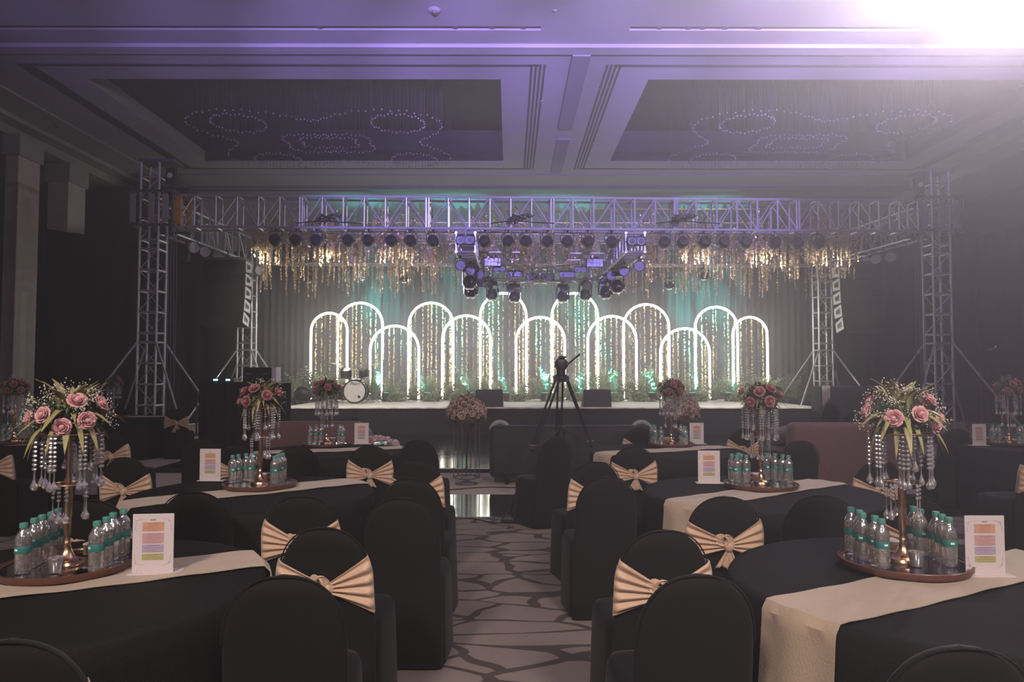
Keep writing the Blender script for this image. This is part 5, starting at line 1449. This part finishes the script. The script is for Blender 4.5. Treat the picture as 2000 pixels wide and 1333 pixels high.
for k_, px in enumerate((424, 448)):
    p = at(px, 745, Yc + .2); d = thing('audio_processor', ('left' if k_ == 0 else 'right') + ' small black device with glowing cyan display on the draped console', 'device', (p.x, Yc + .25, zc), 0, 'devices on the console')
    MB().rbox((0, 0, .04), (.22, .25, .08), .008).build('case', m_black, d); MB().box((0, -.128, .045), (.09, .004, .035)).build('display', m_display, d)
    MB().lathe([(.001, 0), (.012, 0), (.012, .012), (.001, .014)], 10, (.08, -.126, .045), (PI / 2, 0, 0)).build('knob', m_chrome, d)
p0, p1 = at(474, 745, Yc + .1), at(530, 745, Yc + .1); hz = at(500, 718, Yc + .1).z - zc
t = thing('flight_case', 'dark flight case with a pale right edge standing on the draped console', 'case', ((p0.x + p1.x) / 2, Yc + .35, zc))
w = p1.x - p0.x
MB().rbox((0, 0, hz / 2), (w, .5, hz), .012).build('case_body', m_black, t); MB().box((w / 2 + .05, -.1, hz / 2 + .005), (.09, .3, hz)).build('pale_side_panel', m_white, t)
for sx in (-1, 1): MB().rbox((sx * w * .3, -.255, hz * .55), (.10, .02, .03), .006).build('handle', m_steel_dark, t)
ms = thing('equipment_stand', 'low dark stand with an upright post left of the draped console', 'stand', (at(364, 850, 15.0).x, 15.0, 0))
MB().rbox((0, 0, .33), (.5, .4, .04), .01).build('shelf', m_steel_dark, ms); MB().cyl((.2, 0, .35), (.2, 0, 1.05), .02, 8).build('post', m_steel_dark, ms)
for sx in (-1, 1):
    for sy in (-1, 1): MB().cyl((sx * .22, sy * .17, 0), (sx * .22, sy * .17, .32), .015, 8).build('leg', m_steel_dark, ms)

Yr = 17.92
x0, x1 = at(1604, 800, Yr).x, at(1716, 800, Yr).x; zr = at(1650, 755, Yr).z
t = thing('subwoofer_stack', 'big black covered loudspeaker stack at the right end of the stage', 'loudspeaker', ((x0 + x1) / 2, Yr + .3, 0))
w = x1 - x0
MB().rbox((0, 0, zr / 2), (w, .58, zr), .02).build('cover', mat('speaker_cover', (.03, .028, .034), .7, noise=.3, nscale=3), t)
MB().box((0, 0, zr * .5), (w + .01, .59, .012)).build('seam', m_black, t)
def f(u, v): return (-w / 2 + .02 + .20 * u, -.31 - .015 * math.sin(u * 22) - .02 * (1 - v), zr - .62 * (1 - v) * (1 - .5 * u) + .01)
MB().slab(f, 24, 4, .006).build('fringed_cloth', mat('pale_fringe', (.32, .28, .29), .7, noise=.4, nscale=12), t, 'all')

# ================================================================== CRYSTAL CHANDELIERS in the recesses
m_dot = mat('chandelier_crystal', (.32, .30, .33), .15, metal=.3, spec=.9, noise=.1, nscale=9)
m_wire = mat('chandelier_wire', (.03, .028, .032), .5, metal=.2, noise=.1, nscale=9)
def chandelier(label, cx, cy, z, fn, n_, dot, group, dim=.0):
    t = thing('crystal_chandelier', label, 'chandelier', (cx, cy, z), 0, group)
    k = MB(); wv = MB()
    for i in range(n_):
        x, y = fn(2 * PI * i / n_); dz = .02 * math.sin(i * 1.9)
        k.ball((x, y, dz), dot, 6, 5)
        if i % 1 == 0: wv.cyl((x, y, dz), (x, y, ZC + .9 - z), .0025, 3)
    o = k.build('crystal_drops', m_dot, t, 'all'); o['kind'] = 'stuff'
    o = wv.build('hanging_strings', m_wire, t); o['kind'] = 'stuff'
def circ(R_, sy=1): return lambda a: (R_ * math.cos(a), R_ * sy * math.sin(a))
def wavy(A, B, w, h):
    def f(a):
        r_ = 1 + w * math.cos(4 * a) * -1
        return (A * math.cos(a) * r_ * (1 + h * math.cos(2 * a)), B * math.sin(a) * r_)
    return f
for (x0, x1), side in zip(CP, ('left', 'right')):
    cx, cy = (x0 + x1) / 2, (PY0 + PY1) / 2; g = f'crystal chandeliers in the {side} ceiling recess'
    zc_ = 7.22
    chandelier(f'large wavy crystal chandelier outline in the {side} ceiling recess', cx, cy, zc_, wavy(2.6, 2.2, .30, .22), 150, .02, g)
    chandelier(f'small double wavy crystal chandelier in the centre of the {side} ceiling recess', cx, cy + .1, zc_, wavy(1.05, .75, .16, .12), 80, .02, g)
    chandelier(f'innermost wavy crystal ring of the {side} ceiling recess', cx, cy + .1, zc_ + .02, wavy(.68, .42, .18, .12), 54, .02, g)
    for dx, dy, n_ in ((-1.7, -1.35, 'front left'), (1.9, -1.35, 'front right'), (-1.7, 1.5, 'rear left'), (1.9, 1.5, 'rear right')):
        chandelier(f'round ring of crystals, {n_} one in the {side} ceiling recess', cx + dx, cy + dy, zc_, circ(.60), 42, .022, g)

# ---- machine fog hanging around the back of the stage
fog_m = bpy.data.materials.new('stage_fog'); fog_m.use_nodes = True; fn_ = fog_m.node_tree; fn_.nodes.clear()
fo_ = fn_.nodes.new('ShaderNodeOutputMaterial'); fv_ = fn_.nodes.new('ShaderNodeVolumeScatter')
fv_.inputs['Density'].default_value = 0.05; fv_.inputs['Anisotropy'].default_value = 0.5; fv_.inputs['Color'].default_value = (.97, .94, .96, 1)
fn_.links.new(fv_.outputs[0], fo_.inputs['Volume'])
o = MB().bbox((-7.4, 18.0, SZ + .02), (9.2, 24.2, 7.0)).build('stage_fog', fog_m); tag(o, 'thin pale fog hanging over the stage around the glowing arches', 'fog', None, 'stuff')
